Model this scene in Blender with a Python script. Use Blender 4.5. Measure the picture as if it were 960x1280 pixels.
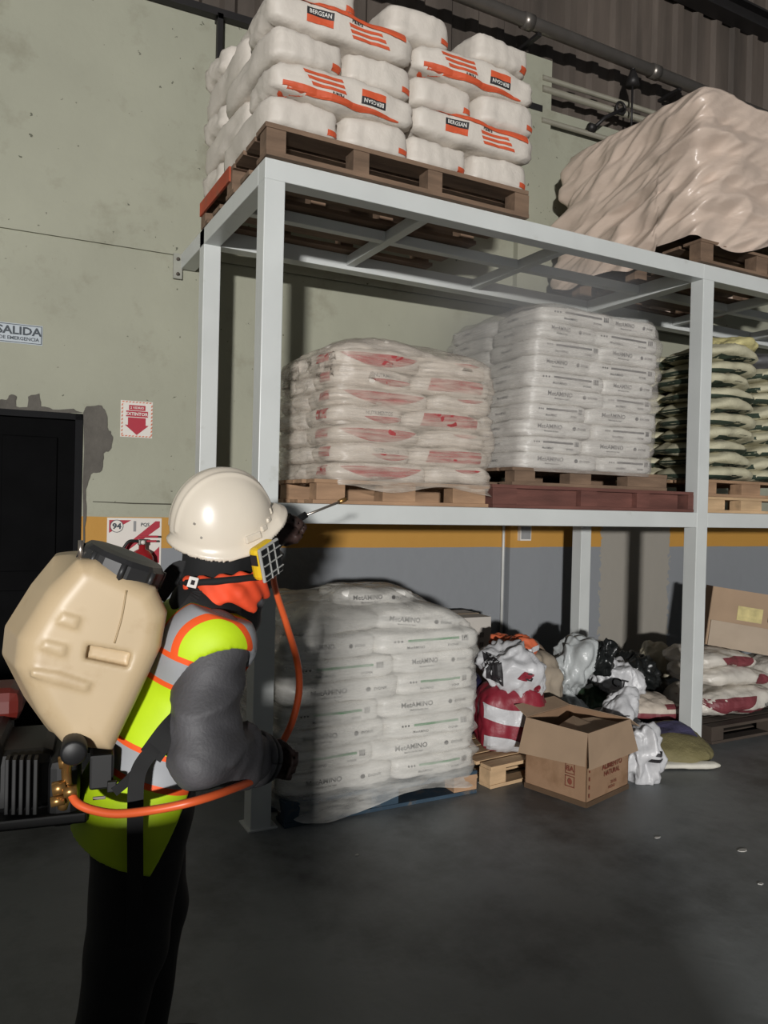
import bpy, bmesh, math, random
import numpy as np
from mathutils import Vector, Matrix, noise
from mathutils.bvhtree import BVHTree

for o in list(bpy.data.objects): bpy.data.objects.remove(o)
random.seed(7)
scene = bpy.context.scene
COL = scene.collection

# ------------------------------------------------------------------ camera
# World: X along the rack front (to the right), Y towards the back wall, Z up.
FPX = 963.4
yaw, pitch, roll = .4896, -.01, .0239
C = np.array([-1.2085, -3.5645, 1.6])
fw = np.array([math.sin(yaw)*math.cos(pitch), math.cos(yaw)*math.cos(pitch), math.sin(pitch)])
r0 = np.array([math.cos(yaw), -math.sin(yaw), 0.]); u0 = np.cross(r0, fw)
CR = math.cos(roll)*r0+math.sin(roll)*u0; CU = -math.sin(roll)*r0+math.cos(roll)*u0
cd = bpy.data.cameras.new('camera'); cam = bpy.data.objects.new('camera', cd); COL.objects.link(cam)
M = Matrix.Identity(4)
for i in range(3):
    M[i][0], M[i][1], M[i][2], M[i][3] = CR[i], CU[i], -fw[i], C[i]
cam.matrix_world = M
cd.sensor_fit = 'HORIZONTAL'; cd.sensor_width = 36; cd.lens = FPX/960*36; cd.clip_start = .05
scene.camera = cam

# ------------------------------------------------------------------ light
scene.view_settings.view_transform = 'Standard'; scene.view_settings.look = 'None'
scene.view_settings.gamma = 1; scene.view_settings.use_curve_mapping = False
scene.view_settings.exposure = 0.0
w = bpy.data.worlds.new('world'); scene.world = w; w.use_nodes = True
w.node_tree.nodes['Background'].inputs[0].default_value = (.9, .95, 1, 1)
w.node_tree.nodes['Background'].inputs[1].default_value = .05

def area_light(name, loc, target, sx, sy, power, col):
    l = bpy.data.lights.new(name, 'AREA'); l.shape = 'RECTANGLE'; l.size = sx; l.size_y = sy
    l.energy = power; l.color = col
    o = bpy.data.objects.new(name, l); COL.objects.link(o); o.location = loc
    o.rotation_euler = (Vector(target)-Vector(loc)).to_track_quat('-Z', 'Y').to_euler()
    return o
# daylight from the open roller door far behind the photographer
SUN = np.array([-8.09, -16.83, 2.55])
area_light('roller_door_daylight', tuple(SUN), (0.6, 0, 1.9), .78, .40, 3250, (1, .982, .955))

# ------------------------------------------------------------------ helpers: pixels to places
def ray(x, y): return fw+CR*(x-480)/FPX-CU*(y-640)/FPX
def onY(x, y, Y):
    d = ray(x, y); return C+d*(Y-C[1])/d[1]
def onZ(x, y, Z=0.):
    d = ray(x, y); return C+d*(Z-C[2])/d[2]
def onX(x, y, X):
    d = ray(x, y); return C+d*(X-C[0])/d[0]
def dep(x, y, t): return C+ray(x, y)*t
def onplane(x, y, p0, n):
    d = ray(x, y); return C+d*(np.dot(np.asarray(p0)-C, n)/np.dot(d, n))
WALL_K = -.0424; WALL_Y = 1.724
def wall_y(x): return WALL_Y+WALL_K*x
def onW(x, y):
    d = ray(x, y); t = (WALL_Y+WALL_K*C[0]-C[1])/(d[1]-WALL_K*d[0]); return C+d*t
WALL_A = math.atan(WALL_K)

# ------------------------------------------------------------------ helpers: materials
MATS = {}
def hexc(r, g, b):
    f = lambda c: (c/255/12.92) if c/255 <= .04045 else ((c/255+.055)/1.055)**2.4
    return (f(r), f(g), f(b), 1)
def nn(nt, t, **kw):
    n = nt.nodes.new(t)
    for k, v in kw.items():
        if k.startswith('i'): n.inputs[int(k[1:])].default_value = v
        else: setattr(n, k, v)
    return n
def mat(name, rgb, rough=.6, metal=0., var=.12, scale=6., bump=.0, bscale=30., dirt=None, dirt_scale=3., dirt_lo=.52, dirt_hi=.7, stretch=(1, 1, 1), spec=.5):
    if name in MATS: return MATS[name]
    m = bpy.data.materials.new(name); m.use_nodes = True; nt = m.node_tree; b = nt.nodes['Principled BSDF']
    b.inputs['Roughness'].default_value = rough; b.inputs['Metallic'].default_value = metal
    b.inputs['Specular IOR Level'].default_value = spec
    tc = nn(nt, 'ShaderNodeTexCoord'); mp = nn(nt, 'ShaderNodeMapping'); mp.inputs['Scale'].default_value = stretch
    nt.links.new(tc.outputs['Object'], mp.inputs[0])
    c = hexc(*rgb)
    no = nn(nt, 'ShaderNodeTexNoise'); no.inputs['Scale'].default_value = scale; no.inputs['Detail'].default_value = 5
    nt.links.new(mp.outputs[0], no.inputs['Vector'])
    rp = nn(nt, 'ShaderNodeValToRGB'); e = rp.color_ramp.elements
    e[0].position = .3; e[1].position = .7
    e[0].color = tuple(max(0, v*(1-var)) for v in c[:3])+(1,); e[1].color = tuple(min(1, v*(1+var)) for v in c[:3])+(1,)
    nt.links.new(no.outputs[0], rp.inputs[0]); out = rp.outputs[0]
    if dirt:
        n2 = nn(nt, 'ShaderNodeTexNoise'); n2.inputs['Scale'].default_value = dirt_scale; n2.inputs['Detail'].default_value = 8; n2.inputs['Roughness'].default_value = .65
        nt.links.new(mp.outputs[0], n2.inputs['Vector'])
        r2 = nn(nt, 'ShaderNodeValToRGB'); r2.color_ramp.elements[0].position = dirt_lo; r2.color_ramp.elements[1].position = dirt_hi
        mx = nn(nt, 'ShaderNodeMixRGB'); mx.inputs[2].default_value = hexc(*dirt)
        nt.links.new(n2.outputs[0], r2.inputs[0]); nt.links.new(r2.outputs[0], mx.inputs[0]); nt.links.new(out, mx.inputs[1]); out = mx.outputs[0]
    nt.links.new(out, b.inputs['Base Color'])
    if bump:
        n3 = nn(nt, 'ShaderNodeTexNoise'); n3.inputs['Scale'].default_value = bscale; n3.inputs['Detail'].default_value = 6
        nt.links.new(mp.outputs[0], n3.inputs['Vector'])
        bp = nn(nt, 'ShaderNodeBump'); bp.inputs['Strength'].default_value = bump; bp.inputs['Distance'].default_value = .02
        nt.links.new(n3.outputs[0], bp.inputs['Height']); nt.links.new(bp.outputs[0], b.inputs['Normal'])
    MATS[name] = m; return m

# ------------------------------------------------------------------ helpers: meshes and objects
def mesh(name, V, F, smooth=False, mats=()):
    me = bpy.data.meshes.new(name); me.from_pydata([tuple(v) for v in V], [], [tuple(f) for f in F]); me.update()
    if smooth: me.polygons.foreach_set('use_smooth', [True]*len(me.polygons))
    for m in mats: me.materials.append(m)
    return me
def obj(name, me, m=None, parent=None, loc=(0, 0, 0), rot=(0, 0, 0)):
    o = bpy.data.objects.new(name, me); COL.objects.link(o)
    if m is not None and me is not None and not me.materials: me.materials.append(m)
    o.location = loc; o.rotation_euler = rot
    if parent is not None: o.parent = parent
    return o
def tag(o, label, cat, group=None):
    o['label'] = label; o['category'] = cat
    if group: o['group'] = group
    return o
def thing(name, label, cat, loc=(0, 0, 0), rz=0., group=None):
    o = obj(name, None, loc=loc, rot=(0, 0, rz)); o.empty_display_size = .1
    return tag(o, label, cat, group)
def struct(name, me, m, parent=None, **k):
    o = obj(name, me, m, parent, **k)
    if parent is None: o['kind'] = 'structure'
    return o
BF = [(0, 3, 2, 1), (4, 5, 6, 7), (0, 1, 5, 4), (1, 2, 6, 5), (2, 3, 7, 6), (3, 0, 4, 7)]
def boxv(x0, x1, y0, y1, z0, z1):
    return [(x0, y0, z0), (x1, y0, z0), (x1, y1, z0), (x0, y1, z0), (x0, y0, z1), (x1, y0, z1), (x1, y1, z1), (x0, y1, z1)]
def box(name, x0, x1, y0, y1, z0, z1, bev=0.):
    me = mesh(name, boxv(x0, x1, y0, y1, z0, z1), BF)
    if bev:
        bm = bmesh.new(); bm.from_mesh(me)
        bmesh.ops.bevel(bm, geom=bm.edges[:], offset=bev, segments=2, profile=.5, affect='EDGES'); bm.to_mesh(me); bm.free()
    return me
def multibox(name, L):
    V = []; F = []
    for b in L:
        k = len(V); V += boxv(*b); F += [tuple(i+k for i in f) for f in BF]
    return mesh(name, V, F)
def extrude_poly(name, P2, t, to3):
    """closed 2D outline -> prism; to3(a,b,c) gives 3D, c in 0..t"""
    n = len(P2); V = [to3(a, b, 0) for a, b in P2]+[to3(a, b, t) for a, b in P2]
    F = [tuple(range(n))[::-1], tuple(range(n, 2*n))]+[(i, (i+1) % n, n+(i+1) % n, n+i) for i in range(n)]
    me = mesh(name, V, F); bm = bmesh.new(); bm.from_mesh(me)
    bmesh.ops.triangulate(bm, faces=[f for f in bm.faces if len(f.verts) > 4]); bmesh.ops.recalc_face_normals(bm, faces=bm.faces[:]); bm.to_mesh(me); bm.free()
    return me
def spline(P, n=10):
    P = [np.asarray(p, float) for p in P]; out = []
    Q = [2*P[0]-P[1]]+P+[2*P[-1]-P[-2]]
    for i in range(1, len(Q)-2):
        a, b, c, d = Q[i-1:i+3]
        for k in range(n):
            t = k/n; out.append(.5*((2*b)+(-a+c)*t+(2*a-5*b+4*c-d)*t*t+(-a+3*b-3*c+d)*t**3))
    out.append(P[-1]); return out
def tube(name, P, r, seg=10, squash=None):
    P = [np.asarray(p, float) for p in P]; n = len(P); rr = r if hasattr(r, '__len__') else [r]*n
    V = []; F = []; up = np.array([.13, .21, .97]); N = None
    for i in range(n):
        t = P[min(i+1, n-1)]-P[max(i-1, 0)]; t = t/(np.linalg.norm(t)+1e-12)
        if N is None:
            N = np.cross(t, up); N /= np.linalg.norm(N)
        N = N-t*np.dot(N, t); N /= np.linalg.norm(N); B = np.cross(t, N)
        for k in range(seg):
            a = 2*math.pi*k/seg; V.append(P[i]+rr[i]*(math.cos(a)*N+math.sin(a)*B*(squash or 1)))
    for i in range(n-1):
        for k in range(seg):
            F.append((i*seg+k, i*seg+(k+1) % seg, (i+1)*seg+(k+1) % seg, (i+1)*seg+k))
    F.append(tuple(range(seg))[::-1]); F.append(tuple((n-1)*seg+k for k in range(seg)))
    return mesh(name, V, F, True)
def ribbon(name, P, W, t, nrm):
    """flat strap: path P, width vector fn/const W, thickness t along nrm"""
    P = [np.asarray(p, float) for p in P]; W = np.asarray(W, float); nrm = np.asarray(nrm, float); V = []; F = []
    for p in P: V += [p-W/2, p+W/2, p+W/2+nrm*t, p-W/2+nrm*t]
    for i in range(len(P)-1):
        a = 4*i; b = a+4
        for k in range(4): F.append((a+k, a+(k+1) % 4, b+(k+1) % 4, b+k))
    F.append((0, 3, 2, 1)); e = 4*(len(P)-1); F.append((e, e+1, e+2, e+3))
    me = mesh(name, V, F); bm = bmesh.new(); bm.from_mesh(me); bmesh.ops.recalc_face_normals(bm, faces=bm.faces[:]); bm.to_mesh(me); bm.free()
    return me
def grid_box(nx, ny, nz):
    idx = {}; V = []; F = []
    def vid(i, j, k):
        key = (i, j, k)
        if key not in idx: idx[key] = len(V); V.append((2*i/nx-1, 2*j/ny-1, 2*k/nz-1))
        return idx[key]
    for i in range(nx):
        for j in range(ny):
            F.append((vid(i, j, 0), vid(i, j+1, 0), vid(i+1, j+1, 0), vid(i+1, j, 0)))
            F.append((vid(i, j, nz), vid(i+1, j, nz), vid(i+1, j+1, nz), vid(i, j+1, nz)))
    for i in range(nx):
        for k in range(nz):
            F.append((vid(i, 0, k), vid(i+1, 0, k), vid(i+1, 0, k+1), vid(i, 0, k+1)))
            F.append((vid(i, ny, k), vid(i, ny, k+1), vid(i+1, ny, k+1), vid(i+1, ny, k)))
    for j in range(ny):
        for k in range(nz):
            F.append((vid(0, j, k), vid(0, j, k+1), vid(0, j+1, k+1), vid(0, j+1, k)))
            F.append((vid(nx, j, k), vid(nx, j+1, k), vid(nx, j+1, k+1), vid(nx, j, k+1)))
    return np.array(V), F
def nz(p, s, sd=0):
    return noise.noise(Vector((p[0]*s+sd*7.3, p[1]*s+sd*3.1, p[2]*s-sd*5.7)))
def bag_mesh(name, L, W, H, seed, p=5., pinch=.25, lump=.012, wrink=.005, sag=0., n=(24, 14, 8), twist=0., taper=0., seam=0., crump=0.):
    """filled bag, L along x, W along y, H along z, centred"""
    Q, F = grid_box(*n); V = []
    for q in Q:
        m = np.max(np.abs(q)); pn = (np.abs(q)**p).sum()**(1/p); s = q/pn*m
        x, y, z = s
        flat = 1-pinch*(abs(x)**4)-pinch*.45*(abs(y)**4)
        v = np.array([x*L/2*(1-taper*max(0, z)), y*W/2*(1-.04*abs(x)**3)*(1-taper*max(0, z)), z*H/2*flat])
        nrm = s/(np.linalg.norm(s)+1e-9)
        d = lump*nz(v, 5., seed)+lump*.5*nz(v, 12., seed+3)
        d += wrink*(abs(x)**2)*nz((v[0]*.25, v[1], v[2]*1.4), 48., seed+5)+wrink*.6*nz((v[0], v[1], v[2]*.5), 26., seed+9)
        if crump:
            rg = lambda a_: (1-2*abs(a_))
            wx_ = v[0]+.04*nz(v, 6., seed+1); wy_ = v[1]+.04*nz(v, 6., seed+4)
            d += crump*.8*rg(nz((wx_, wy_, v[2]*.45), 9., seed+11))+crump*.5*rg(nz((wx_+v[2]*.3, wy_, v[2]*.4), 21., seed+13))-crump*.5
        if seam: d += seam*max(0, 1-abs(z)/.22)*(abs(x)**8)
        v = v+nrm*d
        v[2] -= sag*(x*x-.33)+sag*.3*nz((v[0], v[1], 0), 4., seed+2)
        if twist:
            a = twist*x; v[1], v[2] = v[1]*math.cos(a)-v[2]*math.sin(a), v[1]*math.sin(a)+v[2]*math.cos(a)
        V.append(v)
    return mesh(name, V, F, True)
DIRS = {'-y': ((1, 0, 0), (0, 0, 1), (0, 1, 0)), '+y': ((-1, 0, 0), (0, 0, 1), (0, -1, 0)), '-x': ((0, -1, 0), (0, 0, 1), (1, 0, 0)), '+x': ((0, 1, 0), (0, 0, 1), (-1, 0, 0)), '+z': ((1, 0, 0), (0, 1, 0), (0, 0, -1))}
_bv = {}
def bvh_of(me):
    if me.name not in _bv:
        _bv[me.name] = BVHTree.FromPolygons([v.co[:] for v in me.vertices], [tuple(p.vertices) for p in me.polygons])
    return _bv[me.name]
def decal(name, on, V2, F, face, m, off=.0025):
    """lay flat print (2D verts V2, faces F) onto mesh `on` from the given side"""
    A, B, D = [Vector(v) for v in DIRS[face]]; t = bvh_of(on); V = []; last = None
    for a, b in V2:
        o = A*a+B*b-D*3; h = t.ray_cast(o, D)
        if h[0] is None:
            h2 = t.find_nearest(A*a+B*b-D*.3); p, nr = h2[0], h2[1]
        else: p, nr = h[0], h[1]
        V.append(p-D*off)
    me = mesh(name, V, F); me.materials.append(m); return me
def quadgrid(x0, x1, y0, y1, nx=10, ny=3, skew=0., fn=None):
    V = []; F = []
    for j in range(ny+1):
        for i in range(nx+1):
            a = x0+(x1-x0)*i/nx; b = y0+(y1-y0)*j/ny
            a += skew*(b-y0)
            if fn: a, b = fn(i/nx, j/ny, a, b)
            V.append((a, b))
    for j in range(ny):
        for i in range(nx):
            k = j*(nx+1)+i; F.append((k, k+1, k+nx+2, k+nx+1))
    return V, F
def flip2(V): return [(-a, -b) for a, b in V]
_tx = {}
def text2(s, h, cx=0, cy=0, bold=0., wx=1.):
    """lettering as flat 2D verts + faces, cap height h, centred"""
    key = (s, bold)
    if key not in _tx:
        cu = bpy.data.curves.new('lettering', 'FONT'); cu.body = s; cu.size = 1; cu.resolution_u = 2; cu.offset = bold
        o = bpy.data.objects.new('lettering', cu); me = bpy.data.meshes.new_from_object(o)
        V = [(v.co.x, v.co.y) for v in me.vertices]; F = [tuple(p.vertices) for p in me.polygons]
        bpy.data.objects.remove(o); bpy.data.curves.remove(cu); bpy.data.meshes.remove(me)
        _tx[key] = (V, F)
    V, F = _tx[key]; xs = [v[0] for v in V]; ys = [v[1] for v in V]
    mx = (min(xs)+max(xs))/2; my = (min(ys)+max(ys))/2; k = h/.7
    return [((a-mx)*k*wx+cx, (b-my)*k+cy) for a, b in V], list(F)
def join2(*L):
    V = []; F = []
    for v, f in L:
        k = len(V); V += v; F += [tuple(i+k for i in q) for q in f]
    return V, F
def disc2(cx, cy, rx, ry, n=16):
    K = 3; V = [(cx, cy)]; F = []
    for k in range(1, K+1): V += [(cx+rx*k/K*math.cos(6.28318*i/n), cy+ry*k/K*math.sin(6.28318*i/n)) for i in range(n)]
    for i in range(n): F.append((0, 1+i, 1+(i+1) % n))
    for k in range(K-1):
        for i in range(n): F.append((1+k*n+i, 1+(k+1)*n+i, 1+(k+1)*n+(i+1) % n, 1+k*n+(i+1) % n))
    return V, F
def copy_tree(o, parent=None):
    c = o.copy(); COL.objects.link(c)
    if parent is not None: c.parent = parent
    for ch in list(o.children): copy_tree(ch, c)
    return c

# ------------------------------------------------------------------ helpers: implicit surfaces
def surfnet(fn, lo, hi, h):
    lo = np.array(lo, float); hi = np.array(hi, float); n = np.ceil((hi-lo)/h).astype(int)+1
    ax = [lo[i]+h*np.arange(n[i]) for i in range(3)]
    X, Y, Z = np.meshgrid(*ax, indexing='ij'); v = fn(np.stack([X, Y, Z], -1)); ins = v < 0
    nc = n-1; acc = np.zeros(tuple(nc)+(3,)); cnt = np.zeros(tuple(nc))
    def sl(d): return tuple(slice(d[i], d[i]+nc[i]) for i in range(3))
    for axn in range(3):
        o1, o2 = [a for a in range(3) if a != axn]
        for b1 in (0, 1):
            for b2 in (0, 1):
                d0 = [0, 0, 0]; d0[o1] = b1; d0[o2] = b2; d1 = list(d0); d1[axn] = 1
                a = v[sl(d0)]; b = v[sl(d1)]; c = (a < 0) != (b < 0); t = np.where(c, a/np.where(a == b, 1, a-b), 0)
                p = np.zeros(tuple(nc)+(3,)); p[..., axn] = t; p[..., o1] = b1; p[..., o2] = b2
                acc += np.where(c[..., None], p, 0); cnt += c
    act = cnt > 0; ids = -np.ones(tuple(nc), int); ids[act] = np.arange(act.sum())
    cell = np.argwhere(act); V = lo+h*(cell+acc[act]/cnt[act][:, None]); F = []
    for axn in range(3):
        o1, o2 = (axn+1) % 3, (axn+2) % 3
        s0 = [slice(None)]*3; s1 = [slice(None)]*3; s0[axn] = slice(0, -1); s1[axn] = slice(1, None)
        a = ins[tuple(s0)]; b = ins[tuple(s1)]
        for e in np.argwhere(a != b):
            i = list(e)
            if i[o1] < 1 or i[o2] < 1 or i[o1] >= nc[o1] or i[o2] >= nc[o2]: continue
            q = []
            for q1, q2 in ((-1, -1), (0, -1), (0, 0), (-1, 0)):
                j = list(i); j[o1] += q1; j[o2] += q2; q.append(ids[tuple(j)])
            if min(q) < 0: continue
            F.append(q if a[tuple(e)] else q[::-1])
    return V, F
def s_cap(p, a, b, ra, rb):
    a = np.asarray(a, float); b = np.asarray(b, float); ab = b-a; t = np.clip(((p-a)@ab)/(ab@ab), 0, 1)
    return np.linalg.norm(p-(a+t[..., None]*ab), axis=-1)-(ra+(rb-ra)*t)
def s_ell(p, c, r):
    r = np.asarray(r, float); q = (p-np.asarray(c, float))/r; k = np.linalg.norm(q, axis=-1); g = np.linalg.norm(q/r, axis=-1)
    return k*(k-1)/np.maximum(g, 1e-6)
def s_box(p, c, b, r=0.):
    q = np.abs(p-np.asarray(c, float))-(np.asarray(b, float)-r)
    return np.linalg.norm(np.maximum(q, 0), axis=-1)+np.minimum(q.max(-1), 0)-r
def smin(a, b, k):
    h = np.clip(.5+.5*(b-a)/k, 0, 1); return b*(1-h)+a*h-k*h*(1-h)
def smax(a, b, k): return -smin(-a, -b, k)
def s_poly(x, y, P):
    """signed distance to a 2D polygon"""
    P = np.asarray(P, float); n = len(P); d = np.full(x.shape, 1e9); s = np.zeros(x.shape, bool)
    for i in range(n):
        a = P[i]; b = P[i-1]; e = b-a; wx = x-a[0]; wy = y-a[1]; t = np.clip((wx*e[0]+wy*e[1])/(e@e), 0, 1)
        d = np.minimum(d, (wx-e[0]*t)**2+(wy-e[1]*t)**2)
        c = ((a[1] > y) != (b[1] > y)) & (x < (b[0]-a[0])*(y-a[1])/((b[1]-a[1]) if abs(b[1]-a[1]) > 1e-9 else 1e-9)+a[0]); s ^= c
    return np.where(s, -1, 1)*np.sqrt(d)
def sinoise(p, s, sd=0):
    r = np.random.RandomState(sd); out = 0
    for k in range(5):
        d = r.randn(3); d /= np.linalg.norm(d); out = out+np.sin(p@(d*s*(.7+.8*r.rand()))*6.28+r.rand()*6.28)
    return out/5
# ------------------------------------------------------------------ the setting
def zmask(nt, z, lo, hi):
    a = nn(nt, 'ShaderNodeMath', operation='GREATER_THAN'); a.inputs[1].default_value = lo; nt.links.new(z, a.inputs[0])
    b = nn(nt, 'ShaderNodeMath', operation='LESS_THAN'); b.inputs[1].default_value = hi; nt.links.new(z, b.inputs[0])
    c = nn(nt, 'ShaderNodeMath', operation='MULTIPLY'); nt.links.new(a.outputs[0], c.inputs[0]); nt.links.new(b.outputs[0], c.inputs[1])
    return c.outputs[0]
def mixc(nt, fac, a, col):
    m = nn(nt, 'ShaderNodeMixRGB'); nt.links.new(fac, m.inputs[0]); nt.links.new(a, m.inputs[1])
    if isinstance(col, tuple): m.inputs[2].default_value = col
    else: nt.links.new(col, m.inputs[2])
    return m.outputs[0]
def wall_material():
    m = mat('painted_concrete', (158, 158, 141), rough=.75, var=.08, scale=1.3, bump=.25, bscale=9., dirt=(126, 122, 104), dirt_scale=2.2, dirt_lo=.55, dirt_hi=.8)
    nt = m.node_tree; b = nt.nodes['Principled BSDF']; src = b.inputs['Base Color'].links[0].from_socket
    tc = nn(nt, 'ShaderNodeTexCoord'); sp = nn(nt, 'ShaderNodeSeparateXYZ'); nt.links.new(tc.outputs['Object'], sp.inputs[0])
    # small chips and specks
    v = nn(nt, 'ShaderNodeTexVoronoi'); v.inputs['Scale'].default_value = 5.; nt.links.new(tc.outputs['Object'], v.inputs['Vector'])
    n2 = nn(nt, 'ShaderNodeTexNoise'); n2.inputs['Scale'].default_value = 22.; n2.inputs['Detail'].default_value = 4; nt.links.new(tc.outputs['Object'], n2.inputs['Vector'])
    r = nn(nt, 'ShaderNodeValToRGB'); r.color_ramp.elements[0].position = .70; r.color_ramp.elements[1].position = .73; nt.links.new(n2.outputs[0], r.inputs[0])
    src = mixc(nt, r.outputs[0], src, hexc(92, 92, 78))
    # wobbling paint edges
    n3 = nn(nt, 'ShaderNodeTexNoise'); n3.inputs['Scale'].default_value = 3.; nt.links.new(tc.outputs['Object'], n3.inputs['Vector'])
    ad = nn(nt, 'ShaderNodeMath', operation='MULTIPLY_ADD'); ad.inputs[1].default_value = .012; nt.links.new(n3.outputs[0], ad.inputs[0]); nt.links.new(sp.outputs['Z'], ad.inputs[2])
    z = ad.outputs[0]
    src = mixc(nt, zmask(nt, z, 1.275, 1.482), src, hexc(186, 138, 62))
    src = mixc(nt, zmask(nt, z, -1, 1.275), src, hexc(132, 135, 139))
    # bare rendered strip where no paint was put on
    nx = nn(nt, 'ShaderNodeMath', operation='MULTIPLY_ADD'); nx.inputs[1].default_value = .16; nt.links.new(n2.outputs[0], nx.inputs[0]); nt.links.new(sp.outputs['X'], nx.inputs[2])
    mk = nn(nt, 'ShaderNodeMath', operation='MULTIPLY'); nt.links.new(zmask(nt, nx.outputs[0], 3.80, 4.62), mk.inputs[0]); nt.links.new(zmask(nt, z, -1, 1.5), mk.inputs[1])
    src = mixc(nt, mk.outputs[0], src, hexc(150, 145, 136))
    nt.links.new(src, b.inputs['Base Color']); return m
WM = wall_material()
WL = dict(loc=(0, WALL_Y, 0), rot=(0, 0, WALL_A))
DX1 = -.595; DX0 = -1.62; DZ = 2.135
SEAM = 3.235; CT = 4.96
wb = struct('wall_back', multibox('wall_back', [(-9, DX0, 0, .2, 0, SEAM), (DX0, DX1, 0, .2, DZ, SEAM), (DX1, 13, 0, .2, 0, SEAM), (-9, 13, .012, .2, SEAM, SEAM+.014), (-9, 13, -.008, .2, SEAM+.014, CT)]), WM, **WL)
def wl(x, y):
    p = onW(x, y)-np.array([0, WALL_Y, 0]); c, s = math.cos(WALL_A), math.sin(WALL_A)
    return (p[0]*c+p[1]*s, p[2])
def to_wall(o): o.location = (0, WALL_Y, 0); o.rotation_euler = (0, 0, WALL_A); return o
# rendered patches of grey cement around the door, proud of the paint
cem = mat('grey_cement', (92, 88, 82), rough=.9, var=.2, scale=7, bump=.5, bscale=22)
def wall_patch(name, pts, t, m, parent=wb):
    P = [wl(*p) for p in pts]
    o = obj(name, extrude_poly(name, P, t, lambda a, b, c: (a, -c, b)), m, parent); return o
def rough_outline(pts, amp=2.2, n=5, sd=1):
    out = []; rr = random.Random(sd)
    for i in range(len(pts)):
        a = pts[i]; b = pts[(i+1) % len(pts)]
        for k in range(n):
            t = k/n; out.append((a[0]+(b[0]-a[0])*t+rr.uniform(-amp, amp)*(k > 0), a[1]+(b[1]-a[1])*t+rr.uniform(-amp, amp)*(k > 0)))
    return out
wall_patch('cement_patch', rough_outline([(104, 516), (108, 508), (127, 507), (133, 518), (134, 534), (141, 546), (139, 560), (129, 567), (127, 588), (113, 593), (107, 612), (108, 640), (106, 676), (104, 690)], 1.2, 4, 3), .008, cem)
wall_patch('cement_patch', rough_outline([(-30, 512), (-12, 500), (8, 500), (14, 493), (21, 496), (20, 508), (34, 509), (35, 496), (49, 492), (51, 508), (66, 512), (92, 511), (104, 516), (60, 517)], 1., 3, 5), .007, cem)
for (x, y, r) in ((200, 59, 5), (200, 126, 6), (199, 125, 3)):
    pts = [(x+r*1.1*math.cos(a)*(1+.12*math.sin(3*a)), y+r*math.sin(a)) for a in np.linspace(0, 6.28, 15)[:-1]]
    wall_patch('tie_hole_plug', pts, .006, mat('dark_mortar', (84, 82, 74), rough=.95, var=.35, scale=40, bump=.6, bscale=60))
# cracks: thin recessed-looking dark filler strips
for pts in ([(160, 152), (185, 157), (213, 163), (213, 164.5), (185, 159), (160, 153)], [(116, 626.5), (165, 628.5), (214, 629.5), (214, 631), (165, 630), (116, 627.5)], [(238, 172), (262, 177), (262, 178.5), (238, 173.5)]):
    wall_patch('crack', pts, .001, mat('crack_dark', (70, 68, 58), rough=.95))

# pilaster that stands a little proud of the wall
pil = struct('trim_1', multibox('trim_1', [(2.70, 3.0, -.07, 0, 0, 5.33)]), WM, **WL)
# door leaf and frame in the left opening
dm = mat('black_steel_door', (10, 10, 11), rough=.7, var=.25, scale=5, spec=.04)
door = struct('door_1', multibox('door_1', [(DX0+.04, DX1-.04, .06, .1, .01, DZ-.03)]), dm, **WL)
for a, b, z0, z1 in ((DX0+.16, DX0+.46, .25, 1.0), (DX0+.56, DX0+.88, .25, 1.0), (DX0+.16, DX0+.46, 1.12, 1.98), (DX0+.56, DX0+.88, 1.12, 1.98)):
    obj('door_panel', box('door_panel', a, b, .045, .06, z0, z1, .006), dm, door)
obj('door_frame', multibox('door_frame', [(DX1-.045, DX1, -.012, .12, 0, DZ), (DX0, DX0+.045, -.012, .12, 0, DZ), (DX0, DX1, -.012, .12, DZ-.04, DZ)]), mat('dark_frame', (20, 20, 22), rough=.6, spec=.1), door)
# room behind the door stays dark
struct('wall_passage', multibox('wall_passage', [(DX0-.3, DX1+.3, .9, 1., 0, 2.6)]), mat('dark_wall', (40, 40, 40)), **WL)

# corrugated cladding above the concrete
V = []; F = []; xs = []
x = -9.; k = 0
while x < 13:
    for dx, yy in ((0, .10), (.03, .06), (.10, .06), (.13, .10), (.25, .10)): xs.append((x+dx, yy))
    x += .25
for x, yy in xs: V += [(x, yy, CT-.02), (x, yy, 8.2)]
for i in range(len(xs)-1): F.append((2*i, 2*i+2, 2*i+3, 2*i+1))
clad = struct('wall_cladding', mesh('wall_cladding', V, F), mat('cladding', (104, 94, 86), rough=.6, metal=.2, var=.25, scale=2., stretch=(1, 1, .15), dirt=(66, 60, 55), dirt_scale=1.6, dirt_lo=.42, dirt_hi=.7), **WL)

# floor
fm = mat('floor_concrete', (128, 132, 133), rough=.46, var=.14, scale=1.8, bump=.10, bscale=14., dirt=(74, 76, 77), dirt_scale=.9, dirt_lo=.46, dirt_hi=.66, spec=.3)
floor = struct('floor', multibox('floor', [(-14, 14, -22, 3.2, -.15, 0)]), fm)
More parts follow.
